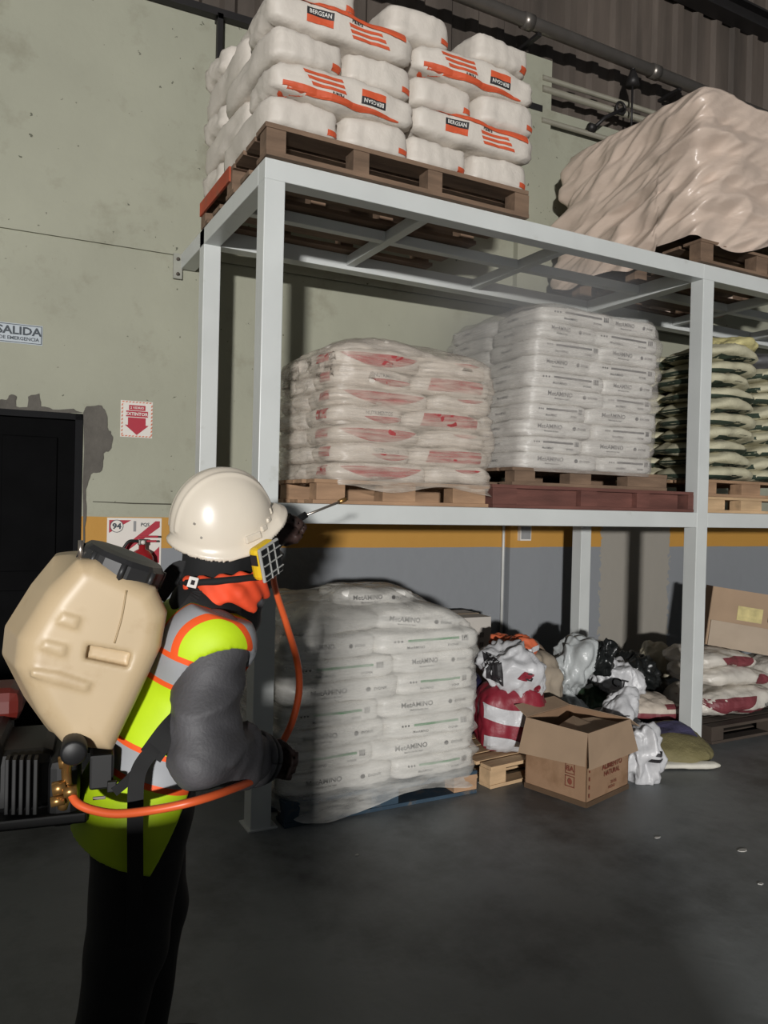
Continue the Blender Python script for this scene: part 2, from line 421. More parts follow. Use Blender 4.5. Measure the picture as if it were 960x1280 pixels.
# added unseen blocker behind the camera, stepped to shade the near floor and lower left
pm = mat('blocker_grey', (120, 118, 112), rough=.9, var=.15, scale=4, bump=.3, bscale=20)
_d = C[:2]-SUN[:2]; _d = _d/np.linalg.norm(_d); _e = np.array([_d[1], -_d[0]]); SB = np.linalg.norm(C[:2]-SUN[:2])-1.2
def behind(x, y, t):
    """where the light ray that reaches the given spot crosses the added blocker: (along, height)"""
    p = dep(x, y, t); s = (p[:2]-SUN[:2])@_d; k = SB/s; q = SUN+(p-SUN)*k
    return (q[:2]-SUN[:2])@_e, q[2]
g0 = behind(376, 760, 4.0); g1 = behind(432, 760, 4.1); gp = behind(160, 1005, 1.95)[1]; gr = behind(560, 1085, 3.5)[1]; ge = behind(850, 1260, 3.0)[0]
print('low wall', g0, g1, gp, gr, ge)
L3 = [(-2.6, g0[0], 0, .15, 0, gp), (g0[0], g1[0], 0, .15, 0, g0[1]), (g1[0], g1[0]+.16, 0, .15, 0, gr+.06), (g1[0]+.16, ge, 0, .15, 0, gr)]
lw = struct('added_blocker', multibox('added_blocker', L3), pm, loc=(SUN[0]+_d[0]*SB, SUN[1]+_d[1]*SB, 0), rot=(0, 0, math.atan2(_e[1], _e[0])))
# ------------------------------------------------------------------ the rack
RW = 3.064; RT = 3.254; RM = 1.595; BT = .10; RD = 1.105
rm = mat('white_enamel_steel', (205, 208, 206), rough=.38, var=.05, scale=3, dirt=(172, 172, 164), dirt_scale=5, dirt_lo=.62, dirt_hi=.85)
rack = thing('pallet_rack', 'white steel two-level pallet rack holding wrapped loads along the painted wall', 'rack')
def rpart(name, *b, bev=.004): return obj(name, box(name, *b, bev=bev), rm, rack)
PW = .105
for X in (0, RW, 2*RW):
    rpart('post', X, X+PW, 0, PW, 0, RT-BT+.001 if X else RT-BT+.001)
    rpart('post', X, X+PW, RD, RD+PW, 0, RT-BT+.001)
    rpart('base_plate', X-.015, X+PW+.03, -.015, PW+.03, 0, .008, bev=.001)
for i in range(2):
    a = i*RW; b = (i+1)*RW+(PW if i else 0)
    rpart('beam', a, b, 0, BT, RT-BT, RT)
    rpart('beam', a+PW if i == 0 else a+PW, (i+1)*RW, .002, BT, RM-BT, RM)
    rpart('beam', a, b, RD, RD+BT, RT-BT, RT)
    rpart('beam', a+PW, (i+1)*RW, RD, RD+BT, RM-BT, RM)
    rpart('beam', a+PW, (i+1)*RW, .56, .62, RT-.07, RT-.01)
    for x in (.95, 1.95):
        rpart('cross_bar', a+x, a+x+.06, BT, RD, RT-.075, RT-.012)
        rpart('cross_bar', a+x, a+x+.06, BT, RD, RM-.075, RM-.012)
for X in (0, RW, 2*RW):
    rpart('side_beam', X, X+BT, BT, wall_y(X)-.02, RT-BT, RT)
    rpart('side_beam', X, X+BT, PW, RD, RM-BT, RM)
    obj('wall_plate', box('wall_plate', X-.05, X+.01, wall_y(X)-.03, wall_y(X)-.01, RT-.17, RT-.0, .003), mat('plate_grey', (150, 150, 140), rough=.6), rack)
for z in (RT-.04, RT-.14):
    obj('bolt', tube('bolt', [(-.022, wall_y(0)-.03, z), (-.022, wall_y(0)-.045, z)], .011, 8), mat('rusty_bolt', (96, 88, 80), rough=.6, metal=.6), rack)

# ------------------------------------------------------------------ pallets
WOOD = {'old': mat('old_wood', (118, 96, 78), rough=.85, var=.3, scale=3, stretch=(1, 6, 6), bump=.2, bscale=30),
        'pale': mat('pale_wood', (196, 165, 128), rough=.8, var=.2, scale=3, stretch=(1, 6, 6), bump=.2, bscale=30),
        'red': mat('red_brown_wood', (104, 66, 58), rough=.8, var=.3, scale=3, stretch=(1, 6, 6), bump=.2, bscale=30),
        'mid': mat('tan_wood', (160, 128, 100), rough=.8, var=.25, scale=3, stretch=(1, 6, 6), bump=.2, bscale=30),
        'blue': mat('blue_painted_wood', (48, 68, 84), rough=.75, var=.3, scale=4, dirt=(110, 96, 80), dirt_scale=8),
        'orange': mat('orange_painted_wood', (176, 74, 44), rough=.75, var=.3, scale=4, dirt=(110, 90, 72), dirt_scale=8),
        'dark': mat('dark_wood', (70, 60, 52), rough=.85, var=.3, scale=3)}
PALLETS = []
def pallet(label, X0, Y0, Z0, LX, LY, H, kind, blocks, rz=0., deck=7, bottoms=5, bw=.11, skirt=None, tb=.02, group=None):
    t = thing('pallet', label, 'pallet', (X0, Y0, Z0), rz, group); m = WOOD[kind]; rr = random.Random(hash(label) % 999 if False else len(label))
    dw = LY/deck*.84
    def board(nm, x0, x1, y0, y1, z0, z1, mm=m):
        return obj(nm, box(nm, x0, x1, y0, y1, z0, z1, .002), mm, t)
    for i in range(deck):
        y = (LY-dw)*i/(deck-1); e = rr.uniform(-.008, .008)
        board('deck_board', e, LX+e, y, y+dw, H-tb, H)
    nb = 3
    for i in range(nb):
        y = (LY-.1)*i/(nb-1)
        for j, bx in enumerate(blocks):
            w = bw if not isinstance(bx, tuple) else bx[1]; x = bx if not isinstance(bx, tuple) else bx[0]
            board('block', x, x+w, y+.004, y+.1, tb, H-tb, WOOD['mid'] if kind == 'blue' and j == 2 else m)
    bwid = LY/bottoms*.62
    for i in range(bottoms):
        y = (LY-bwid)*i/(bottoms-1); board('bottom_board', 0, LX, y, y+bwid, 0, tb)
    PALLETS.append((t, LX, LY, H))
    if skirt: board('fascia', .1, LX-.1, .05, .065, tb, H-tb, skirt)
    return t
PT = pallet('worn brown pallet under the orange-striped bags on top of the rack', -.005, -.03, RT+.001, 1.575, 1.2, .155, 'old', [(0, .1), (.46, .09), (.90, .09), (1.475, .1)], tb=.024)
pallet('brown pallet mostly hidden by draped film on top of the rack', 3.0, -.03, RT+.001, 1.3, 1.25, .15, 'old', [(0, .12), (.56, .12), (1.18, .12)])
obj('painted_edge', multibox('painted_edge', [(-.012, .0, .58, 1.19, .075, .156)]), WOOD['orange'], PT)
pallet('tan wooden pallet under the wrapped red and white bags', .30, .03, RM+.001, 1.08, .95, .125, 'mid', [(.02, .16), (.40, .2), (.84, .22)])
pallet('wide red-brown pallet lying flat on the middle shelf, lowest of its pair', 1.405, .02, RM+.001, 1.65, 1.08, .135, 'red', [(0, .17), (.66, .13), (1.13, .11), (1.60, .05)], skirt=WOOD['red'])
pallet('tan pallet set on top of the wide red-brown pallet', 1.56, .05, RM+.137, 1.27, 1.02, .105, 'old', [(.02, .15), (.44, .17), (.92, .35)])
pallet('pale pallet on the shelf beneath the other pale pallet of the green sacks', 3.19, .03, RM+.001, 1.2, 1.05, .11, 'pale', [(0, .19), (.36, .22), (.95, .2)], group=None)
pallet('pale pallet directly beneath the green-banded sacks', 3.19, .03, RM+.112, 1.2, 1.05, .115, 'mid', [(0, .1), (.36, .2), (.95, .2)])
pallet('blue painted pallet on the floor under the wrapped white bags', .16, -.04, .001, 1.14, 1.0, .125, 'blue', [(0, .18), (.48, .16), (.99, .15)])
pallet('small pale pallet on the floor carrying the red and white banded sack', 1.40, -.03, .001, .56, .8, .125, 'pale', [(0, .12), (.42, .12)], rz=.10)
pallet('dark pallet on the floor under the maroon printed sacks', 3.30, .02, .001, 1.38, .68, .12, 'dark', [(0, .12), (.6, .12), (1.2, .14)])
# ------------------------------------------------------------------ bags on the rack
ink = mat('black_print', (40, 38, 40), rough=.6, var=.05)
greyink = mat('grey_print', (92, 92, 94), rough=.6, var=.05)
orange_ink = mat('orange_print', (206, 88, 52), rough=.6, var=.1)
red_ink = mat('red_print', (166, 64, 66), rough=.6, var=.12)
maroon_ink = mat('maroon_print', (122, 58, 64), rough=.55, var=.12)
green_ink = mat('green_print', (64, 140, 84), rough=.6, var=.1)
dgreen_ink = mat('dark_green_print', (48, 62, 50), rough=.7, var=.15)
white_ink = mat('white_print', (228, 226, 220), rough=.6, var=.03)
plastic_white = mat('white_woven_plastic', (208, 200, 190), rough=.55, var=.06, scale=4, bump=.15, bscale=40)
foil = mat('glossy_white_bag', (224, 221, 215), rough=.42, var=.06, scale=4, bump=.2, bscale=30)

# --- top-left load: white bags with orange print, laid in alternating courses
def orange_front(me, flip):
    parts = [join2(*[quadgrid(.015+.01*k-.0*k, .20+.022*k, .012-.026*k-.009, .012-.026*k+.006, 10, 1, skew=-.6) for k in range(3)])]
    st = parts[0]; lb = quadgrid(-.215, -.075, -.035, 0, 8, 2); bl = quadgrid(-.215, -.075, 0, .036, 8, 2)
    tw = text2('BERGSAN', .020, -.145, .018, .01, .95); tk = text2('Palers', .019, .055, .034, .02, 1)
    f = flip2 if flip else (lambda v: v)
    out = []
    for nm, (v, fc), m, off in (('orange_stripes', st, orange_ink, .003), ('orange_panel', lb, orange_ink, .003), ('black_panel', bl, ink, .003), ('lettering', tw, white_ink, .005), ('lettering', tk, ink, .004)):
        out.append((nm, decal(nm, me, f(v), fc, '-y', m, off)))
    v, fc = quadgrid(-.34, .30, 0, 1, 26, 4, fn=lambda s, t, a, b: (a, -.070+t*(.042*(1-s)**.7+.004)))
    out.append(('orange_band', decal('orange_band', me, [(a*(1 if flip else -1), b*(1 if flip else -1)) for a, b in v], fc, '-y', orange_ink, .006)))
    return out
BL, BW_, BH = .80, .405, .17
tl_long = []
for i, fl in enumerate((True, False)):
    me = bag_mesh('feed_bag', BL, BW_, BH, 11+i, p=8., pinch=.20, lump=.020, wrink=.012)
    tl_long.append((me, orange_front(me, fl)))
tl_end = []
for i in range(4):
    me = bag_mesh('feed_bag', BW_-.012, BL, BH, 31+i, p=9., pinch=.06, lump=.018, wrink=.010)
    v, fc = quadgrid(.12, .18, -.062, -.035, 4, 4)
    tl_end.append((me, [('orange_corner', decal('orange_corner', me, v, fc, '-y', orange_ink, .005))]))
def place(me, decs, name, label, cat, group, loc, rz=0., rx=0., ry=0., m=None):
    o = obj(name, me, m or plastic_white, loc=loc, rot=(rx, ry, rz)); tag(o, label, cat, group)
    for nm, d in decs: obj(nm, d, None, o)
    return o
G = 'orange-print bags on top of the rack'
Z0 = RT+.156
LE = 'plain-ended white bag, %s from the rack end, %s course above the brown pallet'
COL4 = ('first', 'second', 'third', 'fourth')
ORD5 = ('lowest', 'second', 'third', 'fourth', 'topmost')
LLg = 'long white bag with orange stripes and %s black label in the %s course'
LB = 'white bag, wall side, %s from rack end, %s course of orange-print load'
rr = random.Random(3)
for row in range(5):
    z = Z0+(row+.5)*.163
    if row % 2 == 0:
        cols = (.205, .60, 1.0, 1.40) if row < 4 else (.28, .82, 1.36)
        for j, x in enumerate(cols):
            me, d = tl_end[(row+j) % 4]
            place(me, d, 'feed_bag', LE % (COL4[j], ORD5[row]), 'bag', G, (x+rr.uniform(-.015, .015), .38+rr.uniform(-.02, .02), z), rr.uniform(-.03, .03))
        for j, x in enumerate((.40, 1.2)):
            if row == 4 and j: continue
            place(tl_long[1][0], [], 'feed_bag', LB % (COL4[j], ORD5[row]), 'bag', G, (x, .985, z), math.pi+rr.uniform(-.03, .03))
    else:
        for j, x in enumerate((.405, 1.205)):
            me, d = tl_long[(row//2+j) % 2]
            place(me, d, 'feed_bag', LLg % (('upside-down', 'upright')[(row//2+j) % 2], ORD5[row]), 'bag', G, (x+rr.uniform(-.012, .012), .18+rr.uniform(-.02, .01), z), rr.uniform(-.02, .02))
        for j, x in enumerate((.205, .60, 1.0, 1.40)):
            me, d = tl_end[(row+j) % 4]
            place(me, [], 'feed_bag', LB % (COL4[j], ORD5[row]), 'bag', G, (x, .79, z), math.pi+rr.uniform(-.03, .03))
# --- stretch film
def film_material(name, rgb, lo, hi, rough=.22, sc=(1.2, 1.2, 13)):
    m = bpy.data.materials.new(name); m.use_nodes = True; nt = m.node_tree; b = nt.nodes['Principled BSDF']
    b.inputs['Base Color'].default_value = hexc(*rgb); b.inputs['Roughness'].default_value = rough
    tc = nn(nt, 'ShaderNodeTexCoord'); mp = nn(nt, 'ShaderNodeMapping'); mp.inputs['Scale'].default_value = sc; mp.inputs['Rotation'].default_value = (.12, .2, 0)
    nt.links.new(tc.outputs['Object'], mp.inputs[0])
    n = nn(nt, 'ShaderNodeTexNoise'); n.inputs['Scale'].default_value = 4.2; n.inputs['Detail'].default_value = 7; n.inputs['Roughness'].default_value = .6; nt.links.new(mp.outputs[0], n.inputs['Vector'])
    r = nn(nt, 'ShaderNodeMapRange'); r.inputs[1].default_value = .35; r.inputs[2].default_value = .68; r.inputs[3].default_value = lo; r.inputs[4].default_value = hi; nt.links.new(n.outputs[0], r.inputs[0])
    tr = nn(nt, 'ShaderNodeBsdfTransparent'); mx = nn(nt, 'ShaderNodeMixShader')
    nt.links.new(r.outputs[0], mx.inputs[0]); nt.links.new(tr.outputs[0], mx.inputs[1]); nt.links.new(b.outputs[0], mx.inputs[2])
    nt.links.new(mx.outputs[0], nt.nodes['Material Output'].inputs[0])
    bp = nn(nt, 'ShaderNodeBump'); bp.inputs['Strength'].default_value = .5; bp.inputs['Distance'].default_value = .012
    nt.links.new(n.outputs[0], bp.inputs['Height']); nt.links.new(bp.outputs[0], b.inputs['Normal'])
    return m
def shell(name, X0, X1, Y0, Y1, z0, z1, layers, seed, bulge=.02, wr=.012, rad=.07, dome=.06, nper=190, nh=56, slant=None, drop=None, diag=.0, topn=8):
    """wrapped sleeve round a stack, closed on top, open below"""
    W, D = X1-X0, Y1-Y0; cx, cy = (X0+X1)/2, (Y0+Y1)/2
    per = []
    n4 = nper//4
    for s in range(4):
        for k in range(n4):
            t = k/n4*2-1
            per.append([(t, -1), (1, t), (-t, 1), (-1, -t)][s])
    V = []; F = []; N = len(per)
    lx = lambda q, a: math.copysign(abs(q)**a, q)
    for r_ in range(nh+topn+1):
        top = r_ > nh; tt = min(1, r_/nh); sh = 1 if not top else 1-(r_-nh)/topn*.985
        for (a, b) in per:
            pn = (abs(a)**9+abs(b)**9)**(1/9)
            ax, by = a/pn, b/pn
            zb = z0+(drop(ax, by) if drop else 0)
            z = zb+(z1-zb)*tt
            ph = (z-z0)/(z1-z0)*layers
            bl = abs(math.sin(math.pi*ph))**.55 if layers else .5
            edge = 1-.10*max(0, tt-.86)/.14
            p = np.array([ax*W/2, by*D/2, z])
            q = (p[0]+p[1]*.6, z*4+p[0]*diag, p[1])
            d = bulge*(bl-.6)+wr*nz(q, 3.2, seed)+wr*.8*nz((p[0]*2, z*7+p[0]*diag*2, p[1]*2), 3., seed+4)+wr*.5*nz((p[0], z*2.4, p[1]), 14., seed+8)
            k = 1+d/(.5*min(W, D))
            x = p[0]*k*edge*sh; y = p[1]*k*edge*sh
            if top: z = z1+dome*(1-sh**2)+.035*nz((x*1., y*1., 0), 5., seed+6)*(1-sh*.6)
            else: z += .018*nz((p[0], p[1], 1), 4., seed+2)*tt
            ox, oy = slant(tt) if slant else (0, 0)
            V.append((cx+x+ox, cy+y+oy, z))
    for r_ in range(nh+topn):
        for k in range(N):
            F.append((r_*N+k, r_*N+(k+1) % N, (r_+1)*N+(k+1) % N, (r_+1)*N+k))
    F.append(tuple((nh+topn)*N+k for k in range(N)))
    return mesh(name, V, F, True)

# --- middle shelf, left: red and white bags under film
def lens(cx, cy, w, h, n=18):
    return quadgrid(cx-w/2, cx+w/2, 0, 1, n, 5, fn=lambda s_, t, a, b: (a, cy+h*(.12-t*1.12)*(math.sin(math.pi*min(max(s_, .001), .999))**.75)))
ORD = ('lowest', 'second', 'third', 'fourth', 'fifth', 'sixth', 'seventh', 'eighth', 'ninth', 'topmost')
zA = RM+.127; lh = .098; LR = 'red and white bag, %s course on tan pallet, %s side, nearer the %s'
SIDE = ('aisle', 'wall')
GR = 'red and white bags under film on the middle shelf'
lv = []
for i in range(4):
    me = bag_mesh('feed_bag', .51, .42, lh*1.16, 51+i, p=5., pinch=.22, lump=.022, wrink=.006, sag=.014)
    d = []
    if i % 2 == 0: d.append(('red_panel', decal('red_panel', me, *lens(.0, .020, .42, .060), '-y', red_ink, .005)))
    else:
        d.append(('lettering', decal('lettering', me, *text2('NUTRIMENTOS', .020, .06, .012, .01, .9), '-y', greyink, .004)))
        d.append(('red_panel', decal('red_panel', me, *lens(.10, -.008, .28, .03), '-y', red_ink, .005)))
    d.append(('red_panel', decal('red_panel', me, *quadgrid(.02, .14, -.026, .026, 5, 5), '-x', red_ink, .005)))
    lv.append((me, d))
rv = []
for i in range(4):
    me = bag_mesh('feed_bag', .51, .42, lh*1.16, 61+i, p=5., pinch=.22, lump=.022, wrink=.006, sag=.012)
    d = []
    if i % 2 == 0: d.append(('red_panel', decal('red_panel', me, *quadgrid(-.17, .16, -.034, .034, 12, 5, skew=.25), '-y', red_ink, .005)))
    else: d.append(('red_panel', decal('red_panel', me, *lens(.05, .028, .2, .018), '-y', red_ink, .005)))
    rv.append((me, d))
for L in range(7):
    z = zA+(L+.5)*lh; s = .010*math.sin(L*1.7); e = (.16, -.06, .10, -.13)[L % 4]
    OL = ORD[L] if L < 6 else 'topmost'; me, d = lv[L % 4]; place(me, d, 'feed_bag', LR % (OL, 'aisle', 'post'), 'bag', GR, (.405+.2475*(1+e)+s, .235, z), .01*math.sin(L*2.1)).scale.x = 1+e
    me, d = rv[(L+1) % 4]; place(me, d, 'feed_bag', LR % (OL, 'aisle', 'taller block'), 'bag', GR, (1.395-.2475*(1-e)+s, .235, z), .01*math.sin(L*3.1)).scale.x = 1-e
    place(lv[(L+1) % 4][0], [], 'feed_bag', LR % (OL, 'wall', 'post'), 'bag', GR, (.405+.2475+s, .645, z), math.pi)
    place(rv[(L) % 4][0], [], 'feed_bag', LR % (OL, 'wall', 'taller block'), 'bag', GR, (1.395-.2475-s, .645, z), math.pi)
me = bag_mesh('feed_bag', .8, .55, .11, 77, p=3., pinch=.5, lump=.03, sag=.02); place(me, [], 'feed_bag', 'white bag lying crosswise on top of the red and white bags', 'bag', None, (.86, .42, zA+7*lh+.035), .08)
film_a = film_material('stretch_film_beige', (214, 202, 188), .20, .70, .24)
o = obj('stretch_film', shell('stretch_film', .385, 1.418, .005, .875, zA-.035, zA+7*lh+.03, 7, 5, bulge=.020, wr=.022, dome=.085, diag=.5, drop=lambda a, b: .02*math.sin(a*5)+.015*math.sin(b*9)), film_a)
tag(o, 'cloudy stretch film wrapped round the red and white bags', 'film')
# --- middle shelf, centre: white bags with grey lettering under clear film
def met_decals(me, v, W_, col=greyink, gr=greyink):
    x = -W_/2; d = []
    def t(s, h, cx, cy, m=col, b=.01, wx=1.): d.append(('lettering', decal('lettering', me, *text2(s, h, cx, cy, b, wx), '-y', m, .004)))
    if v % 2 == 0:
        t('MetAMINO', .026, x+W_*.34, .010, b=.012); t('Methionine for feed', .009, x+W_*.36, -.018)
        d.append(('emblem', decal('emblem', me, *disc2(x+W_*.70, .006, .012, .012), '-y', col, .004))); t('EVONIK', .014, x+W_*.82, .006)
    else:
        d.append(('stripe', decal('stripe', me, *quadgrid(x+W_*.26, x+W_*.80, .008, .020, 12, 1), '-y', gr, .004)))
        d.append(('code_block', decal('code_block', me, *join2(*[quadgrid(x+W_*.83+.010*k, x+W_*.83+.010*k+.006, -.004, .026, 1, 2) for k in range(4)]), '-y', col, .004)))
        t('MetAMINO', .014, x+W_*.34, -.022); t('EVONIK', .012, x+W_*.74, -.022)
        for k in range(3): d.append(('mark', decal('mark', me, *disc2(x+W_*(.13+.035*k), .013, .006, .006, 8), '-y', col, .004)))
    return d
zB = RM+.243; LHB = .0985
met = []
for i in range(4):
    me = bag_mesh('feed_bag', .555, .50, LHB*1.07, 71+i, p=9., pinch=.08, lump=.012, wrink=.006)
    d = met_decals(me, i, .5)
    d.append(('lettering', decal('lettering', me, *text2('MetAMINO', .016, -.03, .0, .01), '-x', greyink, .004)))
    met.append((me, d))
LM = 'white lettered bag, %s course on central pallets, %s side, beside the %s'; GM = 'lettered white bags on the central pallets'
for L in range(10):
    z = zB+(L+.5)*LHB; sx = .013*L; e = (.13, -.10, .04, -.14, .10)[L % 5]
    for j, x in enumerate((1.64+.275, 1.64+.825)):
        me, d = met[(L+j) % 4]
        place(me, d, 'feed_bag', LM % (ORD[L], 'aisle', ('red-print load', 'green sacks')[j]), 'bag', GM, (x+(.275*e)+sx*(1-.75*j)+.012*math.sin(L*2.3+j), .325+.012*math.sin(L*1.3+2*j), z), .012*math.sin(L*1.9+j), m=foil).scale.x = 1+e*(1-2*j)
        me, d = met[(L+j+1) % 4]
        place(me, [d[-1]], 'feed_bag', LM % (ORD[L], 'wall', ('red-print load', 'green sacks')[j]), 'bag', GM, (x+sx*(1-.75*j), .82, z), 0, m=foil)
film_b = film_material('stretch_film_clear', (198, 192, 186), .22, .55, .2)
o = obj('stretch_film', shell('stretch_film', 1.615, 2.745, .035, 1.095, zB-.02, zB+10*LHB+.015, 10, 15, bulge=.008, wr=.010, dome=.02, slant=lambda t: (.085*t, 0)), film_b)
tag(o, 'clear stretch film round the tall block of lettered bags', 'film')

# --- middle shelf, right: cream woven sacks with dark green bands
cream = mat('cream_woven_sack', (192, 187, 160), rough=.7, var=.10, scale=5, bump=.35, bscale=90, dirt=(150, 142, 112), dirt_scale=5, dirt_lo=.55, dirt_hi=.8)
zC = RM+.228; LHC = .094
gs = []
for i in range(4):
    me = bag_mesh('woven_sack', .62, .54, LHC*1.22, 111+i, p=3., pinch=.45, lump=.020, wrink=.008, sag=.038, seam=.02)
    d = [('green_band', decal('green_band', me, *quadgrid(-.25+.08*(i % 2), .10+.08*(i % 3), -.044, -.014-.008*(i % 2), 18, 5), '-y', dgreen_ink, .006)),
         ('green_band', decal('green_band', me, *quadgrid(-.2, .2, -.04, -.006, 14, 5), '-x', dgreen_ink, .006))]
    if i == 2: d.append(('lettering', decal('lettering', me, *text2('25 KG', .018, .2, -.012, .01), '-y', dgreen_ink, .004)))
    gs.append((me, d))
LG = 'cream green-banded sack, %s course, %s side, %s the rack post'; GG = 'green-banded sacks on the middle shelf'
for L in range(10):
    z = zC+(L+.52)*LHC; s = .03*math.sin(L*2.4)
    for j, x in enumerate((3.50, 4.08)):
        for q, y in enumerate((.32, .83)):
            if L == 9 and j == 1 and q == 0: continue
            me, d = gs[(L+j*2+q) % 4]
            place(me, d, 'woven_sack', LG % (ORD[L], SIDE[q], ('beside', 'away from')[j]), 'sack', GG, (x+s*(1-2*j)+(.02 if L > 6 else 0)*L*.1, y+.02*math.sin(L*1.1+j), z+.006*math.sin(L*3+j)), .03*math.sin(L*1.7+q+j), ry=.03*math.sin(L*2.2+j), m=cream)
me = bag_mesh('woven_sack', .5, .42, .14, 121, p=2.6, pinch=.5, lump=.05, wrink=.02, sag=.04, seam=.03)
place(me, [], 'woven_sack', 'yellowish crumpled woven sack topping the green-banded stack', 'sack', None, (3.68, .30, zC+10*LHC+.05), .3, m=mat('yellow_woven', (206, 196, 140), rough=.7, var=.12, bump=.3, bscale=70))
me = bag_mesh('woven_sack', .5, .42, .13, 124, p=2.6, pinch=.4, lump=.03, wrink=.01, sag=.03)
place(me, [], 'woven_sack', 'grey sack half hidden beside the yellowish sack on the green-banded stack', 'sack', None, (4.12, .38, zC+9*LHC+.07), -.15, m=mat('grey_plastic', (96, 96, 98), rough=.5, var=.2))

# --- top right: big load under pinkish film
film_c = mat('opaque_pinkish_film', (206, 187, 172), rough=.30, var=.06, scale=3, bump=.35, bscale=7., stretch=(1, 1, 3))
def shroud(name, X0, X1, Y0, Y1, z0, z1, seed, nper=360, nh=110, topn=14):
    W, D = X1-X0, Y1-Y0; cx, cy = (X0+X1)/2, (Y0+Y1)/2; per = []; n4 = nper//4
    for s in range(4):
        for k in range(n4):
            t = k/n4*2-1; per.append([(t, -1), (1, t), (-t, 1), (-1, -t)][s])
    V = []; F = []; N = len(per)
    rid = lambda v: 1-2*abs(v)
    for r_ in range(nh+topn+1):
        top = r_ > nh; tt = min(1, r_/nh); sh = 1 if not top else 1-(r_-nh)/topn*.985
        for a, b in per:
            pn = (abs(a)**22+abs(b)**22)**(1/22); ax, by = a/pn, b/pn
            hem = .05*math.sin(ax*5+1)+.06*(1-abs(ax)) if by < -.5 else .03*math.sin(by*8)-.04
            zb = z0+hem; z = zb+(z1-zb)*tt; p = np.array([ax*W/2, by*D/2, z])
            s_ = p[0]-p[1]                      # runs round the near corner
            u = s_*.85+z*.5; v = z*.85-s_*.5
            d = .055*rid(nz((u*.8, v*2.6, seed), 1.5, seed))+.030*rid(nz((u*1.2, v*4.2, 0), 1.9, seed+3))+.016*rid(nz((u*1.5, v*8, 0), 1.8, seed+5))+.006*nz((u*5, v*18, 0), 1.6, seed+8)+.030*nz((p[0], p[1], z), 1.6, seed+7)
            lay = .022*abs(math.sin(math.pi*(z-z0)/(z1-z0)*5))
            d = (d-.03+lay)*(1-.6*tt**6)
            rg = math.hypot(p[0], p[1]); k = 1+d/(.5*min(W, D)); low = 1-.03*tt
            x, y = p[0]*k*sh*low, p[1]*k*sh*low
            if top: z = z1+.03*(1-sh**2)+.03*nz((x, y, 0), 3., seed+6)*(1-sh*.5)
            else: z += .02*nz((p[0], p[1], 1), 3., seed+2)*tt
            V.append((cx+x, cy+y, z))
    for r_ in range(nh+topn):
        for k in range(N): F.append((r_*N+k, r_*N+(k+1) % N, (r_+1)*N+(k+1) % N, (r_+1)*N+k))
    F.append(tuple((nh+topn)*N+k for k in range(N)))
    return mesh(name, V, F, True)
o = obj('wrapped_load', shroud('wrapped_load', 2.97, 4.50, -.02, 1.32, RT+.13, RT+1.16, 25), film_c)
tag(o, 'tall load shrouded in creased pinkish film on top of the rack', 'wrapped load')
# ------------------------------------------------------------------ under the shelf
zD = .127; LHD = .113
low = []
for i in range(4):
    me = bag_mesh('feed_bag', .59, .50, LHD*1.06, 131+i, p=9., pinch=.08, lump=.012, wrink=.006)
    d = met_decals(me, i, .54, greyink if False else ink, green_ink)
    low.append((me, d))
LW = 'white lettered bag, %s course on blue floor pallet, %s side, nearer the %s'; GL = 'lettered white bags on the blue floor pallet'
for L in range(7):
    z = zD+(L+.5)*LHD; e = (.10, -.12, .03, -.08, .13)[L % 5]
    for j, x in enumerate((.445, 1.015)):
        me, d = low[(L+j*3) % 4]
        place(me, d, 'feed_bag', LW % (ORD[L] if L < 6 else 'topmost', 'aisle', ('end post', 'loose sacks')[j]), 'bag', GL, (x+.285*e+.01*math.sin(L*2.3+j), .235+.01*math.sin(L*1.3+2*j), z), .012*math.sin(L*1.9+j), m=foil).scale.x = 1+e*(1-2*j)
        place(low[(L+j+1) % 4][0], [], 'feed_bag', LW % (ORD[L] if L < 6 else 'topmost', 'wall', ('end post', 'loose sacks')[j]), 'bag', GL, (x, .735, z), 0, m=foil)
LT = 'loose white bag heaped on the floor stack, %s side, nearer the %s'
for i, (x, y, z, rz, ry) in enumerate(((.46, .31, .965, .1, -.02), (1.0, .31, .955, -.12, .08), (.52, .75, .985, .2, .02), (1.02, .72, .98, .05, .04))):
    me = bag_mesh('feed_bag', .6, .46, .15, 141+i, p=4.5, pinch=.3, lump=.02, wrink=.008, sag=.015)
    d = met_decals(me, 0, .52, ink, green_ink) if i in (1,) else []
    place(me, d, 'feed_bag', LT % (('aisle', 'wall')[i//2], ('end post', 'loose sacks')[i % 2]), 'bag', 'bags heaped on the floor stack', (x, y, z), rz, ry=ry, m=foil)
me = bag_mesh('feed_bag', .5, .38, .11, 147, p=5.5, pinch=.2, lump=.012, wrink=.006)
place(me, met_decals(me, 0, .44, ink, green_ink), 'feed_bag', 'single lettered bag lying highest on the floor stack', 'bag', None, (.84, .48, 1.065), -.06, m=foil)
film_d = film_material('stretch_film_floor', (222, 220, 214), .25, .62, .2, (1.2, 1.2, 6))
def fl_slant(t): return (0, .04*max(0, t-.6))
o = obj('stretch_film', shell('stretch_film', .130, 1.335, -.055, 1.01, .055, .98, 8, 35, bulge=.010, wr=.022, dome=.135, diag=.8, slant=fl_slant, drop=lambda a, b: .035*math.sin(a*4+.6)+.03*max(0, a)+.02*math.sin(b*7)), film_d)
tag(o, 'rumpled stretch film round the lettered bags on the blue floor pallet', 'film')

